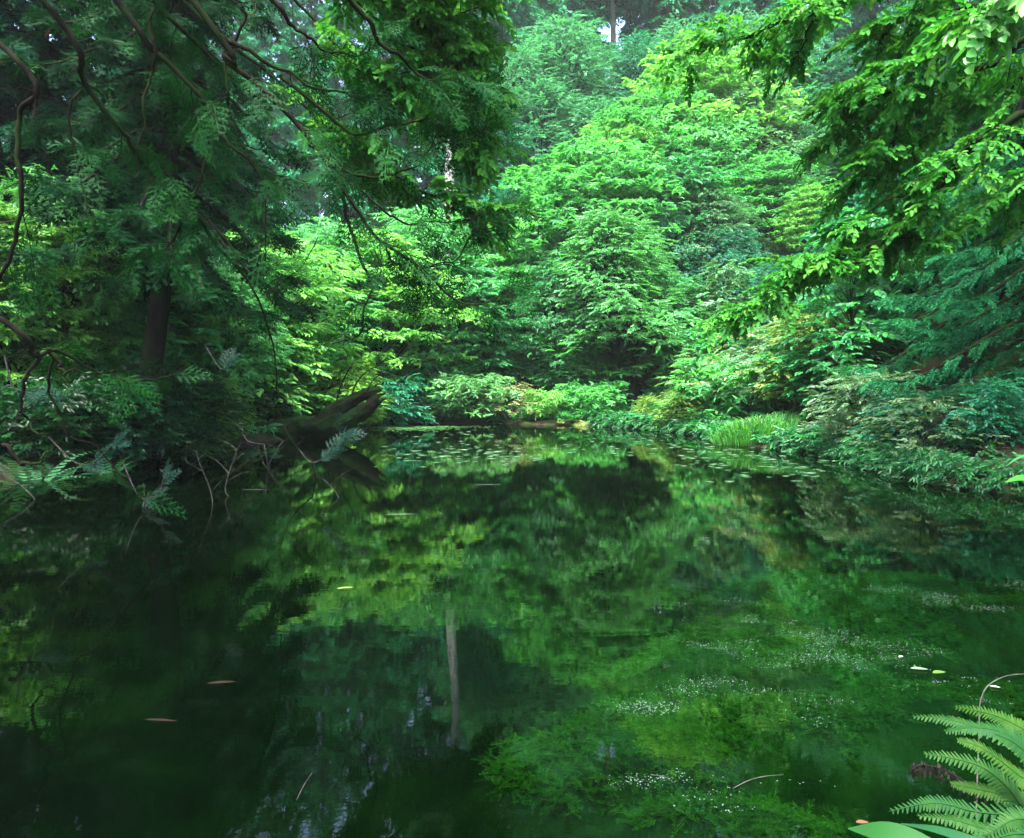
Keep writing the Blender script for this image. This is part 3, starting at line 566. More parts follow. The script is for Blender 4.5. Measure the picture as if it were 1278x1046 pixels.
# ground cover, one mass
b = MB(); rc_ = np.random.default_rng(5); yy = rc_.uniform(8, 62, 26000)**1.0; xx = rc_.uniform(-.85, .85, 26000)*yy; s = sdist(np.stack([xx, yy], -1)); ok = (s > .05) & (s < 40)
xx, yy = xx[ok], yy[ok]; zz = gz(xx, yy); a = rc_.uniform(0, 2*PI, len(xx))
b.place(T_BROAD+T_WHORL, rc_, np.stack([xx, yy, zz+.05], -1), np.stack([np.cos(a), np.sin(a), rc_.uniform(.1, .8, len(xx))], -1), np.array([0, 0, 1.])+rc_.normal(0, .3, (len(xx), 3)), rc_.uniform(.35, .75, len(xx))*np.clip((yy-6)/20, .3, 1))
pe = np.vstack([POND, POND[:1]]); sg_ = rc_.integers(2, 15, 5200); tt = rc_.random(5200)[:, None]; e = pe[sg_]*(1-tt)+pe[sg_+1]*tt; dn = pe[sg_+1]-pe[sg_]; nn = nrmz(np.stack([dn[:, 1], -dn[:, 0]], -1)); e = e+nn*rc_.uniform(-.1, .55, (5200, 1)); inn = -nn; okk = (e[:, 1] > 9) & ((abs(e[:, 0]-6.9) > 1.3) | (abs(e[:, 1]-19.4) > 1.3)); e = e[okk]; inn = inn[okk]; ne = len(e)
tag(link('ground_cover', b.mesh('ground_cover', LEAF), None, MID), 'low leafy plants carpeting the forest floor', 'ground cover', kind='stuff')
b = MB(); b.place(T_FINE+T_LONG, rc_, np.stack([e[:, 0], e[:, 1], np.maximum(gz(e[:, 0], e[:, 1]), 0)+rc_.uniform(.02, .35, ne)], -1), np.column_stack([inn*.6+rc_.normal(0, .6, (ne, 2)), rc_.uniform(-.5, .4, ne)]), np.array([0, 0, 1.])+rc_.normal(0, .35, (ne, 3)), rc_.uniform(.16, .34, ne)*np.where(e[:, 1] > 17, 1.2, .8))
tag(link('bank_plants', b.mesh('bank_plants', LEAF), None, (.014, .105, .035)), 'fringe of small leafy plants overhanging the waterline', 'bank plants', kind='stuff')

# ------------------------------------------------------------------ overhanging cypress, upper left
def pl(pts, d0, d1): n_ = len(pts); return [W(px, py, d0+(d1-d0)*k/(n_-1)) for k, (px, py) in enumerate(pts)]
TX, TY = -7.3, 5.6; tz = g1(TX, TY)
Tp = lambda z: np.array([TX+.02*z, TY+.03*z, z])
limbs = [
    ([Tp(8.5)]+pl([(55, 5), (105, 95), (150, 160), (175, 200), (230, 250), (270, 310), (320, 370), (345, 440), (350, 500)], 6.4, 8.6), .032, .007, .35),
    ([Tp(10)]+pl([(140, 0), (185, 60), (220, 90), (255, 125), (260, 150), (255, 200), (240, 250), (225, 295), (205, 320)], 6.8, 7.6), .034, .008, .3),
    ([Tp(10.5)]+pl([(245, 0), (280, 70), (325, 115), (380, 170), (410, 205), (445, 250), (475, 300), (525, 340), (560, 375), (590, 383), (620, 370), (645, 350)], 6.6, 7.4), .034, .005, .4),
    ([Tp(7)]+pl([(0, 50), (20, 150), (25, 225), (10, 320), (0, 350)], 5.6, 5.9), .026, .014, .12),
    ([Tp(4)]+pl([(0, 400), (40, 437), (65, 438), (100, 455), (165, 472), (225, 467)], 6.2, 7.4), .03, .006, .3),
    (pl([(95, 100), (95, 165), (95, 215), (115, 265), (140, 280)], 7.2, 7.3), .015, .004, .4),
    (pl([(60, 437), (75, 465), (95, 468)], 6.6, 6.6), .02, .006, .3), (pl([(45, 440), (25, 500), (32, 530), (55, 545)], 6.5, 6.5), .02, .006, .25),
    (pl([(65, 440), (65, 500), (90, 550), (130, 562), (175, 622), (195, 618)], 6.7, 7.4), .014, .004, .2), (pl([(0, 555), (25, 577), (50, 577), (60, 560)], 6.4, 6.4), .02, .008, .1),
    (pl([(270, 40), (310, 65), (360, 95), (425, 120), (460, 115)], 6.8, 7.2), .026, .006, 1.2), (pl([(350, 95), (415, 150), (480, 165), (540, 150), (600, 120)], 7, 7.5), .022, .004, 1.6),
    (pl([(385, 180), (450, 220), (500, 215), (545, 190), (610, 160)], 6.9, 7.4), .02, .004, 1.1), (pl([(400, 185), (430, 260), (450, 330), (460, 380), (440, 425), (410, 432)], 7, 7.4), .022, .005, .4),
    (pl([(450, 230), (490, 270), (530, 280), (580, 270), (625, 265)], 6.9, 7.4), .014, .004, .7), (pl([(260, 140), (290, 190), (325, 225), (330, 300), (325, 345)], 7.1, 7.3), .018, .006, .5),
    (pl([(190, 0), (193, 85), (175, 165), (170, 225)], 6.6, 6.7), .016, .008, .1), (pl([(420, -30), (470, 40), (520, 90), (580, 110)], 6.2, 7), .03, .004, 1.4),
    (pl([(320, -40), (360, 30), (410, 60), (470, 60)], 6.4, 7), .028, .004, 1.2), (pl([(475, 300), (500, 330), (515, 335), (560, 325), (600, 290), (625, 280)], 7.2, 7.5), .012, .003, .8),
    (pl([(240, 255), (300, 330), (330, 365), (350, 350), (400, 300)], 7.4, 7.2), .014, .004, .3), (pl([(300, 10), (285, 100), (300, 170), (340, 190)], 7, 7.4), .016, .005, .4),
    ([Tp(12), (-3.5, 7, 8.5), (-1.2, 8, 7.6), (.6, 8.5, 7.3)], .09, .01, 1.0), ([Tp(12.5), (-4, 4, 9.2), (-1.5, 3.5, 9), (1.2, 4, 8.8)], .09, .01, 1.0), ([Tp(9), (-6, 8, 8), (-5, 10, 7), (-4.2, 11.5, 6.4)], .08, .01, 1.0),
    ([Tp(11), (-5.5, 7.5, 9.2), (-3.6, 9.5, 8.6), (-2, 11, 8.4)], .08, .01, .9)]
rc2 = np.random.default_rng(77)
for k in range(30):  # unseen upper crown, added to shade the left foreground
    a = k*2.4; L = rc2.uniform(4, 7.5)*(1-.02*k); o = np.array([math.cos(a), math.sin(a), 0]); z0 = 9.2+k*.28
    limbs.append(([Tp(z0), Tp(z0)+o*L*.5+[0, 0, .3], Tp(z0)+o*L+[0, 0, -.4]], .06, .01, .9))
wood, leaf = leafy('cypress', limbs, 51, T_HIBA, .36, sec_len=(.35, 1.0), per_m=3.0, tw_m=10, t0=.25, hang=.55, nup=.7, droop=.35)
root = empty('overhanging_cypress', (0, 0, 0)); wood.tube(smooth([(TX, TY, tz-.3), Tp(4), Tp(9), Tp(14), Tp(19)], 20), np.linspace(.38, .05, 20), 12)
tag(root, 'big dark cypress with bare curving branches and flat sprays over the left water', 'tree')
link('trunk', wood.mesh('overhanging_cypress_trunk', bark_mat('mossy_brown_bark', (.003, .0025, .002), (.014, .012, .009), moss_amt=.35), True), root)
link('foliage', leaf.mesh('overhanging_cypress_foliage', NEEDLE), root, (.004, .038, .008))  # green darkened to hold the shade under the canopy
# broadleaf tree whose bright leaves hang beside the cypress
BX, BY = -8.6, 9.6; bz = g1(BX, BY); Bp = lambda z: np.array([BX+.05*z, BY, z])
limbs = [([Bp(9)]+pl([(300, -160), (420, -50), (520, 30), (580, 60)], 9.0, 9.6), .035, .006, 1.3), ([Bp(8.5)]+pl([(200, -120), (340, -20), (430, 65), (500, 110), (560, 150), (590, 170)], 9.4, 9.8), .03, .006, 1.3),
         ([Bp(8)]+pl([(140, -60), (300, 70), (400, 150), (480, 210), (560, 250), (600, 270)], 9.6, 10), .03, .006, 1.0), ([Bp(7.5)]+pl([(300, -120), (430, -100), (520, -60), (600, -10)], 8.6, 9.2), .08, .008, 1.2),
         (pl([(520, 30), (560, 20), (595, 10)], 9.3, 9.3), .02, .005, 2.0), (pl([(500, 110), (550, 100), (585, 90)], 9.5, 9.6), .02, .005, 2.0), (pl([(430, -20), (480, 40), (540, 80), (600, 115)], 9.2, 9.6), .02, .005, 1.6)]
wood, leaf = leafy('bright', limbs, 52, T_MAPLE, .34, sec_len=(.5, 1.1), per_m=4.2, tw_m=12, t0=.45, hang=.15, droop=.12)
root = empty('overhanging_leafy_tree', (0, 0, 0)); wood.tube(smooth([(BX, BY, bz-.3), Bp(3), Bp(6), Bp(9)], 16), np.linspace(.22, .08, 16), 10)
tag(root, 'bright small-leaved tree reaching out from the left behind the cypress sprays', 'tree')
link('trunk', wood.mesh('overhanging_leafy_trunk', BARK, True), root); link('foliage', leaf.mesh('overhanging_leafy_foliage', LEAF_NEAR), root, (.026, .155, .018))

# ------------------------------------------------------------------ overhanging broadleaf, upper right
MX, MY = 8.7, 7.4; mz = g1(MX, MY); Mp = lambda z: np.array([MX-.1*z, MY, z])
limbs = [([Mp(5)]+pl([(1240, -60), (1100, -40), (1020, 10), (960, 35), (900, 50), (855, 75)], 7.2, 8), .06, .006, 1.1), (pl([(1040, -30), (1010, 40), (985, 80)], 7.5, 7.6), .018, .005, .9),
         ([Mp(3.2)]+pl([(1330, 125), (1260, 148), (1200, 182), (1150, 225), (1125, 243)], 7.0, 7.3), .05, .012, .6), ([Mp(4.5)]+pl([(1250, 10), (1200, 20), (1165, 70), (1130, 130), (1115, 180), (1065, 230)], 7, 7.6), .05, .006, 1.3),
         ([Mp(3)]+pl([(1335, 145), (1230, 175), (1180, 230), (1150, 268), (1090, 300), (1020, 330), (950, 375), (922, 398)], 7, 7.8), .05, .005, 1.3), ([Mp(4)]+pl([(1330, 50), (1240, 80), (1150, 100), (1080, 130), (1040, 190)], 7.2, 8), .05, .005, 1.3),
         ([Mp(2.8)]+pl([(1340, 220), (1260, 240), (1190, 290), (1110, 300)], 7.2, 7.6), .035, .005, .9), (pl([(1165, 70), (1110, 90), (1065, 110), (1040, 150)], 7.3, 7.6), .016, .004, 1.8),
         (pl([(1125, 243), (1090, 262), (1050, 300), (1000, 330)], 7.3, 7.6), .012, .004, 1.8), (pl([(1150, 268), (1130, 275), (1070, 330), (985, 350)], 7.4, 7.7), .012, .004, 1.6),
         ([Mp(5.5)]+pl([(1290, -80), (1200, -40), (1130, 20), (1090, 70)], 7.0, 7.8), .05, .005, 1.2), ([Mp(3.8)]+pl([(1320, 90), (1250, 120), (1180, 140), (1110, 200)], 7.6, 8.2), .04, .005, 1.2),
         ([Mp(6), (6, 8.5, 7.6), (4, 9, 7.8), (2.4, 9.4, 7.4)], .06, .006, .9), ([Mp(6), (7.5, 5, 7.2), (5.6, 4.4, 7.4), (3.5, 4.6, 7.4)], .06, .006, .9)]
for k in range(16):  # crown limbs out of view, added to cast shade on the right
    a = k*2.4; L = rc2.uniform(3, 5.5); o = np.array([math.cos(a), math.sin(a), 0]); z0 = 7.4+k*.22
    limbs.append(([Mp(z0), Mp(z0)+o*L*.5+[0, 0, .6], Mp(z0)+o*L+[0, 0, .5]], .05, .008, .9))
wood, leaf = leafy('right', limbs, 53, T_MAPLE, .23, sec_len=(.4, .95), per_m=4.6, tw_m=16, t0=.25, hang=.12, droop=.1)
root = empty('overhanging_broadleaf', (0, 0, 0)); wood.tube(smooth([(MX, MY, mz-.3), Mp(2), Mp(4.5), Mp(8), Mp(11.5)], 16), np.linspace(.24, .04, 16), 10)
tag(root, 'green broadleaf with dark arching branches leaning out over the right water', 'tree')
link('trunk', wood.mesh('overhanging_broadleaf_trunk', BARK, True), root); link('foliage', leaf.mesh('overhanging_broadleaf_foliage', LEAF_NEAR), root, (.020, .145, .016))
limbs = [(pl([(1420, -40), (1330, -10), (1270, 12), (1215, 30), (1185, 45)], 4.3, 4.5), .014, .003, 2.6), (pl([(1420, -70), (1340, -30), (1280, -10), (1230, 10)], 4.3, 4.4), .012, .003, 2.6)]
wood, leaf = leafy('near', limbs, 54, T_MAPLE, .24, sec_len=(.18, .4), per_m=4, tw_m=9, t0=.2, hang=.5)
wood.tube(smooth([(4.9, 3.9, g1(4.9, 3.9)-.2), (4.8, 4.0, 2.0), W(1420, -70, 4.3), (4.0, 4.3, 5.2)], 16), np.linspace(.05, .012, 16), 8)
root = empty('young_tree'); tag(root, 'young tree with light green leaves in the top right corner', 'tree')
link('trunk', wood.mesh('young_tree_trunk', BARK, True), root); link('foliage', leaf.mesh('young_tree_foliage', LEAF), root, (.035, .19, .025))

# ------------------------------------------------------------------ mossy fallen log
rl = np.random.default_rng(61); b = MB()
def rough_tube(mb, pts, rad, n=80, sides=40, amp=.30):
    p = smooth(pts, n); r = np.interp(np.linspace(0, 1, n), np.linspace(0, 1, len(rad)), rad); t = nrmz(np.gradient(p, axis=0)); a = nrmz(np.cross(t, [0.05, .1, 1])); c = np.cross(t, a); th = np.arange(sides)*2*PI/sides; V = []
    for i in range(n):
        for k_, q in enumerate(th):
            d = math.cos(q)*a[i]+math.sin(q)*c[i]; o = p[i]+d*r[i]; nz = mnoise.fractal(tuple(o*1.6), .9, 2.1, 3)+.5*mnoise.fractal((q*2.2, i*.035, 3.), .8, 2.2, 4)
            o = o+d*r[i]*amp*nz
            if i > n-8: o = o+t[i]*(.45*mnoise.noise((math.cos(q)*2.5, math.sin(q)*2.5, 7.1))*(i-n+8)/7)
            V.append(o)
    i = np.arange(n-1)[:, None]*sides; j = np.arange(sides)[None]; j2 = (j+1) % sides
    mb.add(V, np.stack([i+j, i+j2, i+sides+j2, i+sides+j], -1).reshape(-1, 4))
    e = np.array(V[-sides:]); cc = e.mean(0)-t[-1]*.55; mb.add(np.vstack([e, cc[None]]), np.stack([np.arange(sides), (np.arange(sides)+1) % sides, np.full(sides, sides)], -1))
LD = 21.5
rough_tube(b, [W(262, 552, LD-1), W(310, 543, LD-.3), W(360, 540, LD), W(405, 532, LD), W(425, 520, LD)], [.3, .38, .42, .42, .30])
rough_tube(b, [W(395, 535, LD), W(418, 515, LD), W(440, 499, LD+.1), W(472, 488, LD+.2)], [.32, .28, .22, .17])
rough_tube(b, [W(395, 540, LD), W(420, 533, LD-.1), W(448, 518, LD-.1), W(470, 497, LD+.1)], [.28, .28, .24, .19])
root = empty('fallen_log'); tag(root, 'dark mossy fallen log with a forked hollow end leaning out over the pond', 'log')
link('bark', b.mesh('fallen_log_bark', MOSSY, True), root)
b = MB()
for pts in ([(419, 508), (424, 485), (435, 462), (442, 452)], [(437, 500), (445, 478), (460, 462), (485, 452)], [(375, 535), (400, 515), (420, 490)], [(430, 505), (455, 490), (470, 470), (500, 462)]):
    b.tube(smooth(pl(pts, LD, LD-.4), 12), np.linspace(.035, .008, 12), 6)
link('sprouts', b.mesh('fallen_log_sprouts', BARK, True), root)
for k in range(5): b = MB()
# ------------------------------------------------------------------ dead twigs standing in the water
tw = [([(301, 550), (290, 578), (281, 610), (287, 622)], 10.3, .016, 'thick pale dead twig bent at its foot in the water'), ([(322, 555), (326, 572), (340, 595), (352, 611)], 11.1, .008, 'thin dead twig leaning beside the thick pale one'),
      ([(245, 558), (248, 575), (262, 610), (266, 631)], 9.7, .010, 'curved dead twig farthest into the shade by the left bank'), ([(355, 548), (345, 562), (335, 580)], 14.3, .010, 'short dead twig leaning below the mossy log'),
      ([(320, 569), (300, 582), (280, 597), (264, 613)], 10.8, .007, 'thin dead twig slanting low over the water'), ([(402, 595), (417, 612), (424, 623)], 10.2, .009, 'short pale stick poking out in front of the log'),
      ([(524, 570), (512, 595), (510, 603)], 11.8, .006, 'fine lone twig standing in the open water'), ([(0, 590), (25, 605), (45, 624)], 10.0, .012, 'pale bent twig at the left edge of the water'), ([(345, 505), (356, 535), (372, 560), (395, 580)], 12.2, .02, 'dark dead branch drooping past the log into the water'),
      ([(302, 530), (305, 545), (313, 552), (335, 555)], 13.5, .012, 'pale hooked twig lying against the log')]
for k, (pts, d, r, lab) in enumerate(tw):
    b = MB(); P_ = smooth(pl(pts, d+.15, d), 14); P_[-1][2] = min(P_[-1][2], -.05); b.tube(P_, np.linspace(r*.3, r*.7, 14), 6)
    for j in range(4):
        i = 2+j*2; sgn = 1 if j % 2 else -1; ln = rl.uniform(.12, .4); b.tube(smooth([P_[i], P_[i]+np.array([sgn*ln*.5, rl.normal(0, .1), ln*.45]), P_[i]+np.array([sgn*ln, rl.normal(0, .15), ln*.7])], 6), np.linspace(r*.4, r*.15, 6), 4)
    tag(link('dead_twig', b.mesh('dead_twig', TWIG if k != 8 else BARK, True)), lab, 'twig', 'dead twigs standing in the water')
# drooping sprays, the sky's sheen put into their bluish colour
for k, (stem, d, sc_, n_, lab) in enumerate([([(150, 570), (175, 621), (198, 612), (207, 588)], 9.4, .28, 7, 'pale silvery spray dipping to the water near the left bank'), ([(372, 560), (388, 577), (405, 570), (425, 545)], 10.6, .42, 12, 'large pale silvery spray in front of the mossy log'),
                                          ([(5, 440), (15, 480), (28, 488), (45, 492)], 8.0, .30, 8, 'pale silvery spray high at the left edge'), ([(60, 545), (95, 578), (120, 575), (140, 555)], 8.8, .30, 9, 'pale silvery spray above the left waterline ferns'),
                                          ([(255, 430), (275, 460), (283, 455), (290, 445)], 9.5, .25, 6, 'small pale silvery spray hanging in the left shade')]):
    root = empty('silvery_spray'); tag(root, lab, 'branch', 'pale silvery conifer sprays over the left water'); b = MB(); P_ = smooth(pl(stem, d, d), 16); b.tube(P_, np.linspace(.012, .004, 16), 5); link('stem', b.mesh('spray_stem', TWIG, True), root)
    b = MB(); i = rl.integers(6, 16, n_); tg = nrmz(np.gradient(P_, axis=0))[i]; b.place(T_HIBA, rl, P_[i], tg+rl.normal(0, .45, (n_, 3)), np.array([0, -.5, .9])+rl.normal(0, .25, (n_, 3)), sc_*rl.uniform(.7, 1.2, n_))
    link('foliage', b.mesh('spray_foliage', PALE), root, (.006, .034, .022))

# ------------------------------------------------------------------ grass clump, mossy stones
b = MB(); n_ = 2600; c0 = (6.95, 19.5); a = rl.uniform(0, 2*PI, n_); rr = np.sqrt(rl.random(n_)); bx = c0[0]+np.cos(a)*rr*1.15; by = c0[1]+np.sin(a)*rr*.9; bz_ = np.maximum(gz(bx, by), -.05)
for k in range(n_):
    h = rl.uniform(.35, .8)*(1-.45*rr[k]); d = np.array([math.cos(a[k])*rr[k]*.8+rl.normal(0, .3), math.sin(a[k])*rr[k]*.6+rl.normal(0, .3), 0]); q = np.array([rl.normal(), rl.normal(), 0]); q = q/np.linalg.norm(q)*.011; p0 = np.array([bx[k], by[k], bz_[k]-.03])
    m1 = p0+d*h*.35+[0, 0, h*.75]; e = p0+d*h*.95+[0, 0, h*.85]; b.add([p0-q, p0+q, m1+q*.8, m1-q*.8, e], [[0, 1, 2, 3]], np.full(5, rl.random())); b.f.setdefault(3, []).append(np.array([[b.n-2, b.n-3, b.n-1]]))
tag(link('grass', b.mesh('grass_clump', LEAF), None, (.03, .19, .03)), 'bright sedge grass clump at the right shoreline', 'grass', kind='stuff')
STONE = noise_mat('mossy_stone', [(.03, .035, .025), (.07, .10, .02), (.17, .20, .02)], 5, bump=.8)
for k, (px, py, r, lab) in enumerate([(814, 533, .42, 'low stone covered with yellow moss on the far waterline'), (893, 540, .35, 'small mossy stone at the foot of the yellowish mound'), (700, 530, .3, 'dark mossy stone under the low bright spray'), (728, 531, .34, 'mossy stone at the shaded far waterline')]):
    b = MB(); c0 = Wz(px, py); V = []; nu, nv = 24, 12
    for i in range(nv+1):
        for j in range(nu):
            th = PI*i/nv; ph = 2*PI*j/nu; d = np.array([math.sin(th)*math.cos(ph), math.sin(th)*math.sin(ph), math.cos(th)]); V.append(c0+d*[r*1.4, r, r*.62]*(1+.35*mnoise.fractal(tuple(d*1.7+k), .9, 2, 3)))
    i = np.arange(nv)[:, None]*nu; j = np.arange(nu)[None]; j2 = (j+1) % nu; b.add(V, np.stack([i+j, i+nu+j, i+nu+j2, i+j2], -1).reshape(-1, 4)); tag(link('mossy_stone', b.mesh('mossy_stone', STONE, True)), lab, 'stone', 'mossy stones on the far waterline')

# ------------------------------------------------------------------ on the water: pads, weed, flowers, leaves
def disc(r, n=9, notch=True):
    a = np.linspace(.25 if notch else 0, 2*PI-.25 if notch else 2*PI*(1-1/n), n); top = np.stack([np.cos(a)*r, np.sin(a)*r, np.full(n, .004)], -1); bot = top.copy(); bot[:, 2] = .001
    v = np.vstack([[(0, 0, .003)], top, bot]); f3 = [(0, i+1, i+2) for i in range(n-1)]; f4 = [(i+1, i+1+n, i+2+n, i+2) for i in range(n-1)]
    m_ = MB(); m_.add(v, f4, np.full(len(v), .5)); m_.f[3] = [np.array(f3)]; return m_
PAD = leaf_mat('floating_pad', trans=.1, rough=.5, spec=.15, vlo=.9, vhi=1.1); pads = [disc(1.0, 10).mesh('lily_pad', PAD), disc(1.0, 8).mesh('lily_pad', PAD)]
k = 0; cl = [(rl.uniform(500, 960), rl.uniform(534, 575)) for _ in range(26)]+[(rl.uniform(880, 1040), rl.uniform(560, 600)) for _ in range(7)]
while k < 300:
    c = cl[rl.integers(0, len(cl))]; q = Wz(c[0]+rl.normal(0, 28), max(c[1]+rl.normal(0, 5), 532.5))
    if sdist([q[:2]])[0] > -.25: continue
    r = rl.uniform(.05, .13); o = link('lily_pad', pads[k % 2], None, [(.08, .21, .09), (.05, .17, .05), (.13, .26, .13)][k % 3]); o.location = (q[0], q[1], .004+.0005*(k % 5)); o.rotation_euler = (rl.normal(0, .03), rl.normal(0, .03), rl.uniform(0, 6.28)); o.scale = (r, r*rl.uniform(.8, 1), 1)
    tag(o, 'small pale round pad floating among many on the far half of the pond', 'lily pad', 'lily pads on the far water'); k += 1
b = MB(); n_ = 1500; px = 500+rl.normal(0, 42, n_); py = 531.6+abs(rl.normal(0, 2.4, n_)); P_ = np.array([Wz(a_, max(b_, 531.5)) for a_, b_ in zip(px, py)]); ok = sdist(P_[:, :2]) < -.02; P_ = P_[ok]; P_[:, 2] = .006; a = rl.uniform(0, 2*PI, len(P_))
b.place([(oval(1, .8, fold=.03, droop=.0)[0], oval(1, .8)[1], np.zeros(6, int))], rl, P_, np.stack([np.cos(a), np.sin(a), 0*a], -1), np.tile([0, 0, 1.], (len(P_), 1)), rl.uniform(.05, .14, len(P_)))
tag(link('duckweed', b.mesh('duckweed', LEAF), None, (.05, .16, .05)), 'pale green film of duckweed along the cove shore', 'duckweed', kind='stuff')
b = MB(); fl = MB(); Pw, Sw = [], []; Pf = []
for c, rx, ry in WEED:
    n_ = int(2400*rx*ry/.4)+300; a = rl.uniform(0, 2*PI, n_); r_ = np.sqrt(rl.random(n_))*1.05; x = c[0]+np.cos(a)*r_*rx; y = c[1]+np.sin(a)*r_*ry; Pw.append(np.stack([x, y, np.maximum(gz(x, y), -.28)*rl.uniform(.55, 1.0, n_)-.012], -1))
    nf = int(700*rx*ry/.4) if (c[1] < 5.6) else 60; cc = rl.uniform(0, 2*PI, 9); cr = np.sqrt(rl.random(9)); pk = rl.integers(0, 9, nf)
    Pf.append(np.stack([c[0]+np.cos(cc[pk])*cr[pk]*rx*.9+rl.normal(0, .13*rx, nf), c[1]+np.sin(cc[pk])*cr[pk]*ry*.9+rl.normal(0, .10*ry, nf), np.full(nf, .008)], -1))
Pw = np.concatenate(Pw); ok = (sdist(Pw[:, :2]) < -.1) & np.array([mnoise.fractal((q[0]*.9, q[1]*1.6, 0.), 1, 2, 3) > -.05 for q in Pw]); Pw = Pw[ok]; a = rl.uniform(0, 2*PI, len(Pw))
b.place(T_FEATH, rl, Pw, np.stack([np.cos(a), np.sin(a), rl.uniform(.0, .5, len(a))], -1), np.array([0, 0, 1.])+rl.normal(0, .4, (len(a), 3)), rl.uniform(.045, .11, len(a))); b.v = [np.minimum(v, [1e9, 1e9, -.004]) for v in b.v]
tag(link('water_weed', b.mesh('water_weed', LEAF), None, (.055, .150, .020)), 'submerged green water weed in mats just under the surface', 'water weed', kind='stuff')
Pf = np.concatenate(Pf); ok = (sdist(Pf[:, :2]) < -.1) & np.array([mnoise.fractal((q[0]*1.1, q[1]*2.0, 0.), 1, 2, 3) > .05 for q in Pf]); Pf = Pf[ok]; a = rl.uniform(0, 2*PI, len(Pf))
PET = [(np.array([(1, 0, .2), (.25, .25, 0), (0, 1, .25), (-.25, .25, 0), (-1, 0, .2), (-.25, -.25, 0), (0, -1, .25), (.25, -.25, 0), (0, 0, .1)]), np.array([(8, 7, 0, 1), (8, 1, 2, 3), (8, 3, 4, 5), (8, 5, 6, 7)]), np.zeros(9, int))]
fl.place(PET, rl, Pf, np.stack([np.cos(a), np.sin(a), 0*a], -1), np.array([0, 0, 1.])+rl.normal(0, .25, (len(a), 3)), rl.uniform(.002, .0045, len(a)))
tag(link('water_flowers', fl.mesh('water_flowers', leaf_mat('white_petals', trans=.3, vlo=.9, vhi=1.1, hue=.0)), None, (.14, .21, .18)), 'countless tiny white flowers dotting the water weed', 'flowers', kind='stuff')
def leaf_obj(name, L, Wd, mat, col, loc, rz, tilt=0, curl=.08):
    b_ = MB(); n1 = 12; t = np.linspace(0, 1, n1); wv = Wd*np.sin(PI*t**.85)**.9*.5+.0005; z = -curl*L*t*t; v = []
    for s in (-1, 0, 1): v.append(np.stack([t*L, s*wv, z+abs(s)*wv*.25], -1))
    v = np.concatenate(v); i = np.arange(n1-1); f = np.concatenate([np.stack([i, i+1, i+n1+1, i+n1], -1), np.stack([i+n1, i+n1+1, i+2*n1+1, i+2*n1], -1)]); b_.add(v, f, np.full(len(v), .5))
    o = link(name, b_.mesh(name, mat, True), None, col); o.location = loc; o.rotation_euler = (0, tilt, rz); return o
for k, (px, py, L, wd, rz, col, lab) in enumerate([(1136, 836, .10, .035, -.15, (.07, .14, .07), 'pale green fallen leaf floating at the edge of the flowering weed'), (1164, 842, .09, .04, .2, (.04, .09, .02), 'olive fallen leaf floating beside the pale one'), (258, 855, .16, .03, .15, (.011, .007, .004), 'orange-brown fallen leaf on the dark left water'),
        (1122, 822, .04, .02, .5, (.2, .24, .21), 'tiny white petal floating just above the pale leaf'), (1235, 858, .05, .018, -.4, (.3, .34, .31), 'white petal floating by the arching stem'), (480, 643, .45, .03, .05, (.12, .17, .12), 'long pale floating leaf in the open water'), (590, 606, .5, .04, .1, (.12, .17, .12), 'pale floating leaf beyond the long one'),
        (180, 900, .18, .02, -.1, (.010, .006, .004), 'brown sunken-looking leaf at the lower left'), (420, 736, .14, .03, .3, (.12, .2, .05), 'yellowish leaf afloat in the reflection of the bright trees'), (1068, 1029, .05, .02, 0, (.08, .045, .025), 'brown leaf scrap near the bottom edge'), (300, 612, .5, .02, .02, (.12, .15, .13), 'pale floating blade among the dead twigs')]):
    q = Wz(px, py); leaf_obj('floating_leaf', L, wd, PAD, col, (q[0], q[1], .009), rz, curl=0)['category'] = 'leaf'; o = C.objects[-1]; tag(o, lab, 'leaf', 'leaves floating on the pond')
for k, (pts, r, lab) in enumerate([([(915, 985), (935, 975), (955, 970), (978, 968)], .004, 'curved brown twig floating near the bottom edge'), ([(812, 968), (830, 971), (840, 978)], .003, 'short bent twig floating left of the curved one'), ([(370, 1000), (380, 980), (390, 965)], .003, 'thin brown twig floating in the dark foreground')]):
    b = MB(); P_ = smooth([Wz(*q) for q in pts], 12); P_[:, 2] = .004; b.tube(P_, np.linspace(r*.6, r*.3, 12), 6); tag(link('floating_twig', b.mesh('floating_twig', TWIG, True)), lab, 'twig', 'twigs floating on the pond')

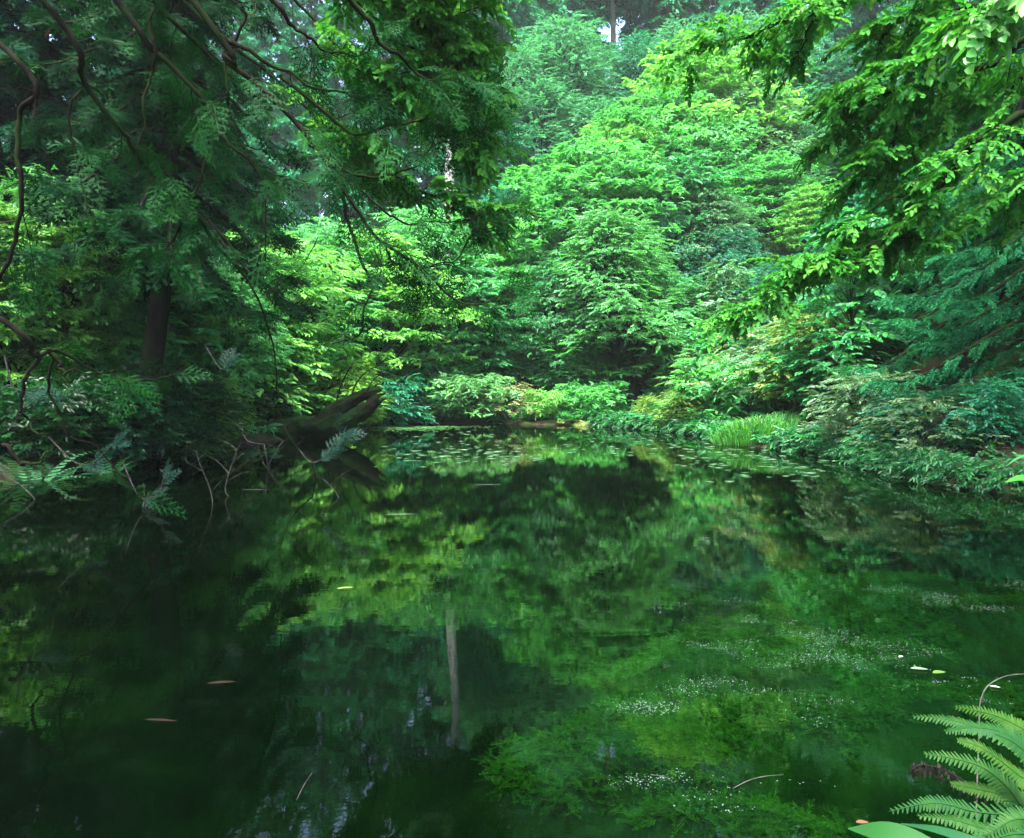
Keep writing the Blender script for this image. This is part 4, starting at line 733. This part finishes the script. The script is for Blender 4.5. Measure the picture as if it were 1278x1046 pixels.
# ------------------------------------------------------------------ foreground fern and plants, lower right
root = empty('foreground_fern'); tag(root, 'light green fern arching over the water in the lower right corner', 'fern'); FR = (1340, 1075, 1.86)
FC = [(.015, .062, .012), (.020, .070, .009), (.011, .056, .013)]
for k, (pts, d0, d1, wm) in enumerate([([(1300, 955), (1276, 929), (1217, 907), (1178, 897), (1137, 894)], 1.9, 2.05, .055), ([(1310, 935), (1276, 909), (1237, 891), (1190, 882)], 2.0, 2.2, .05), ([(1290, 950), (1257, 917), (1217, 908), (1178, 913)], 1.8, 1.85, .05), ([(1310, 1040), (1276, 1007), (1257, 982), (1227, 958), (1188, 946), (1152, 941)], 1.75, 1.8, .055),
        ([(1300, 990), (1270, 966), (1227, 934), (1194, 923)], 1.9, 1.95, .05), ([(1310, 1030), (1276, 1019), (1217, 1013), (1178, 1003), (1148, 1004), (1109, 1013)], 1.72, 1.75, .045), ([(1310, 1060), (1276, 1047), (1227, 1034), (1188, 1023), (1144, 1018)], 1.62, 1.66, .05), ([(1300, 1010), (1260, 994), (1217, 984), (1186, 978)], 1.85, 1.9, .045),
        ([(1330, 1000), (1300, 960), (1270, 930), (1240, 915)], 1.7, 1.68, .06), ([(1325, 1050), (1300, 1030), (1268, 1022), (1230, 1043)], 1.55, 1.5, .05), ([(1330, 990), (1310, 940), (1280, 905), (1255, 893)], 2.1, 2.3, .05), ([(1320, 1050), (1270, 1040), (1225, 1052), (1180, 1060)], 1.5, 1.5, .05), ([(1330, 1010), (1290, 985), (1255, 968), (1215, 962)], 1.9, 2.0, .05)]):
    P_ = [W(*FR)]+pl(pts, d0, d1); b = MB(); nr = np.array([-.15, -.55, .8])+rl.normal(0, .22, 3); v, f, idx = frond_arrays(P_, nr, 40, wm*.85, 7); rr = rl.random(idx.max()+1)[idx]*.6+.2; b.add(v, f, rr); b.tube(smooth(P_, 24), np.linspace(.0035, .0008, 24), 5); fo = link('frond', b.mesh('fern_frond', FERN), root, FC[k % 3])
b = MB(); P_ = pl([(1260, 1010), (1215, 982), (1180, 962), (1150, 954), (1137, 962)], 2.1, 2.1); v, f, idx = frond_arrays(P_, (-.1, -.3, .9), 16, .05, 3); v[:, 2] -= .03*(rl.random(len(v))); b.add(v, f, rl.random(idx.max()+1)[idx]*.3); b.tube(smooth(P_, 16), np.linspace(.003, .001, 16), 5)
tag(link('withered_fern', b.mesh('withered_fern', FERN), None, (.018, .016, .014)), 'black withered fern frond behind the light green fern', 'fern')
b = MB(); P_ = smooth(pl([(1222, 905), (1223, 878), (1232, 857), (1255, 844), (1285, 842), (1310, 850)], 2.6, 2.7), 24); P_ = np.vstack([[P_[0]+[0, 0, -.75]], P_]); b.tube(P_, np.linspace(.003, .0015, 25), 5); tag(link('arching_stem', b.mesh('arching_stem', TWIG, True)), 'thin brown stem arching above the fern', 'stem')
def blade(name, pts, wd, col, lab, cat):
    p_ = smooth(pts, 20); t = nrmz(np.gradient(p_, axis=0)); sd = nrmz(np.cross(t, [-.2, -.6, .8])); u = np.linspace(0, 1, 20); wv = (wd*np.sin(PI*np.clip(u, .03, 1)**.8)*.5+.001)[:, None]; up = np.cross(sd, t)
    v = np.concatenate([p_-sd*wv+up*wv*.2, p_, p_+sd*wv+up*wv*.2]); i = np.arange(19); f = np.concatenate([np.stack([i, i+1, i+21, i+20], -1), np.stack([i+20, i+21, i+41, i+40], -1)]); b_ = MB(); b_.add(v, f); tag(link(name, b_.mesh(name, FERN, True), None, col), lab, cat)
blade('broad_leaf', [W(1240, 1120, 1.5), W(1170, 1075, 1.55), W(1110, 1042, 1.62), W(1058, 1034, 1.7)], .075, (.013, .068, .016), 'broad green leaf at the bottom edge left of the fern', 'leaf')
blade('grass_blade', [W(1290, 1075, 1.5), W(1220, 1052, 1.55), W(1170, 1036, 1.62), W(1124, 1028, 1.7)], .022, (.012, .065, .024), 'long grass blade crossing the bottom edge by the fern', 'grass')
blade('bright_leaf', [W(1330, 610, 3.4), W(1300, 604, 3.4), W(1275, 597, 3.4), W(1254, 602, 3.4)], .05, (.018, .15, .014), 'bright green leaf poking in at the right edge', 'leaf')
blade('slender_leaf', [W(1340, 590, 3.6), W(1300, 570, 3.6), W(1275, 570, 3.6), W(1255, 582, 3.6)], .018, (.016, .10, .03), 'slender curved leaf above the bright one at the right edge', 'leaf')

# ------------------------------------------------------------------ morning haze over the pond
m, n, l, out = newmat('haze_air'); pv = n.new('ShaderNodeVolumePrincipled'); pv.inputs['Color'].default_value = (.82, .95, .92, 1); pv.inputs['Density'].default_value = .0003; pv.inputs['Anisotropy'].default_value = .2; l.new(pv.outputs[0], out.inputs['Volume'])
b = MB(); v = [(x, y, z) for z in (-2, 75) for y in (-47, 195) for x in (-133, 133)]; b.add(v, [(0, 2, 3, 1), (4, 5, 7, 6), (0, 1, 5, 4), (2, 6, 7, 3), (0, 4, 6, 2), (1, 3, 7, 5)])
tag(link('haze', b.mesh('haze', m)), 'thin pale haze filling the wooded hollow', 'haze', kind='stuff')
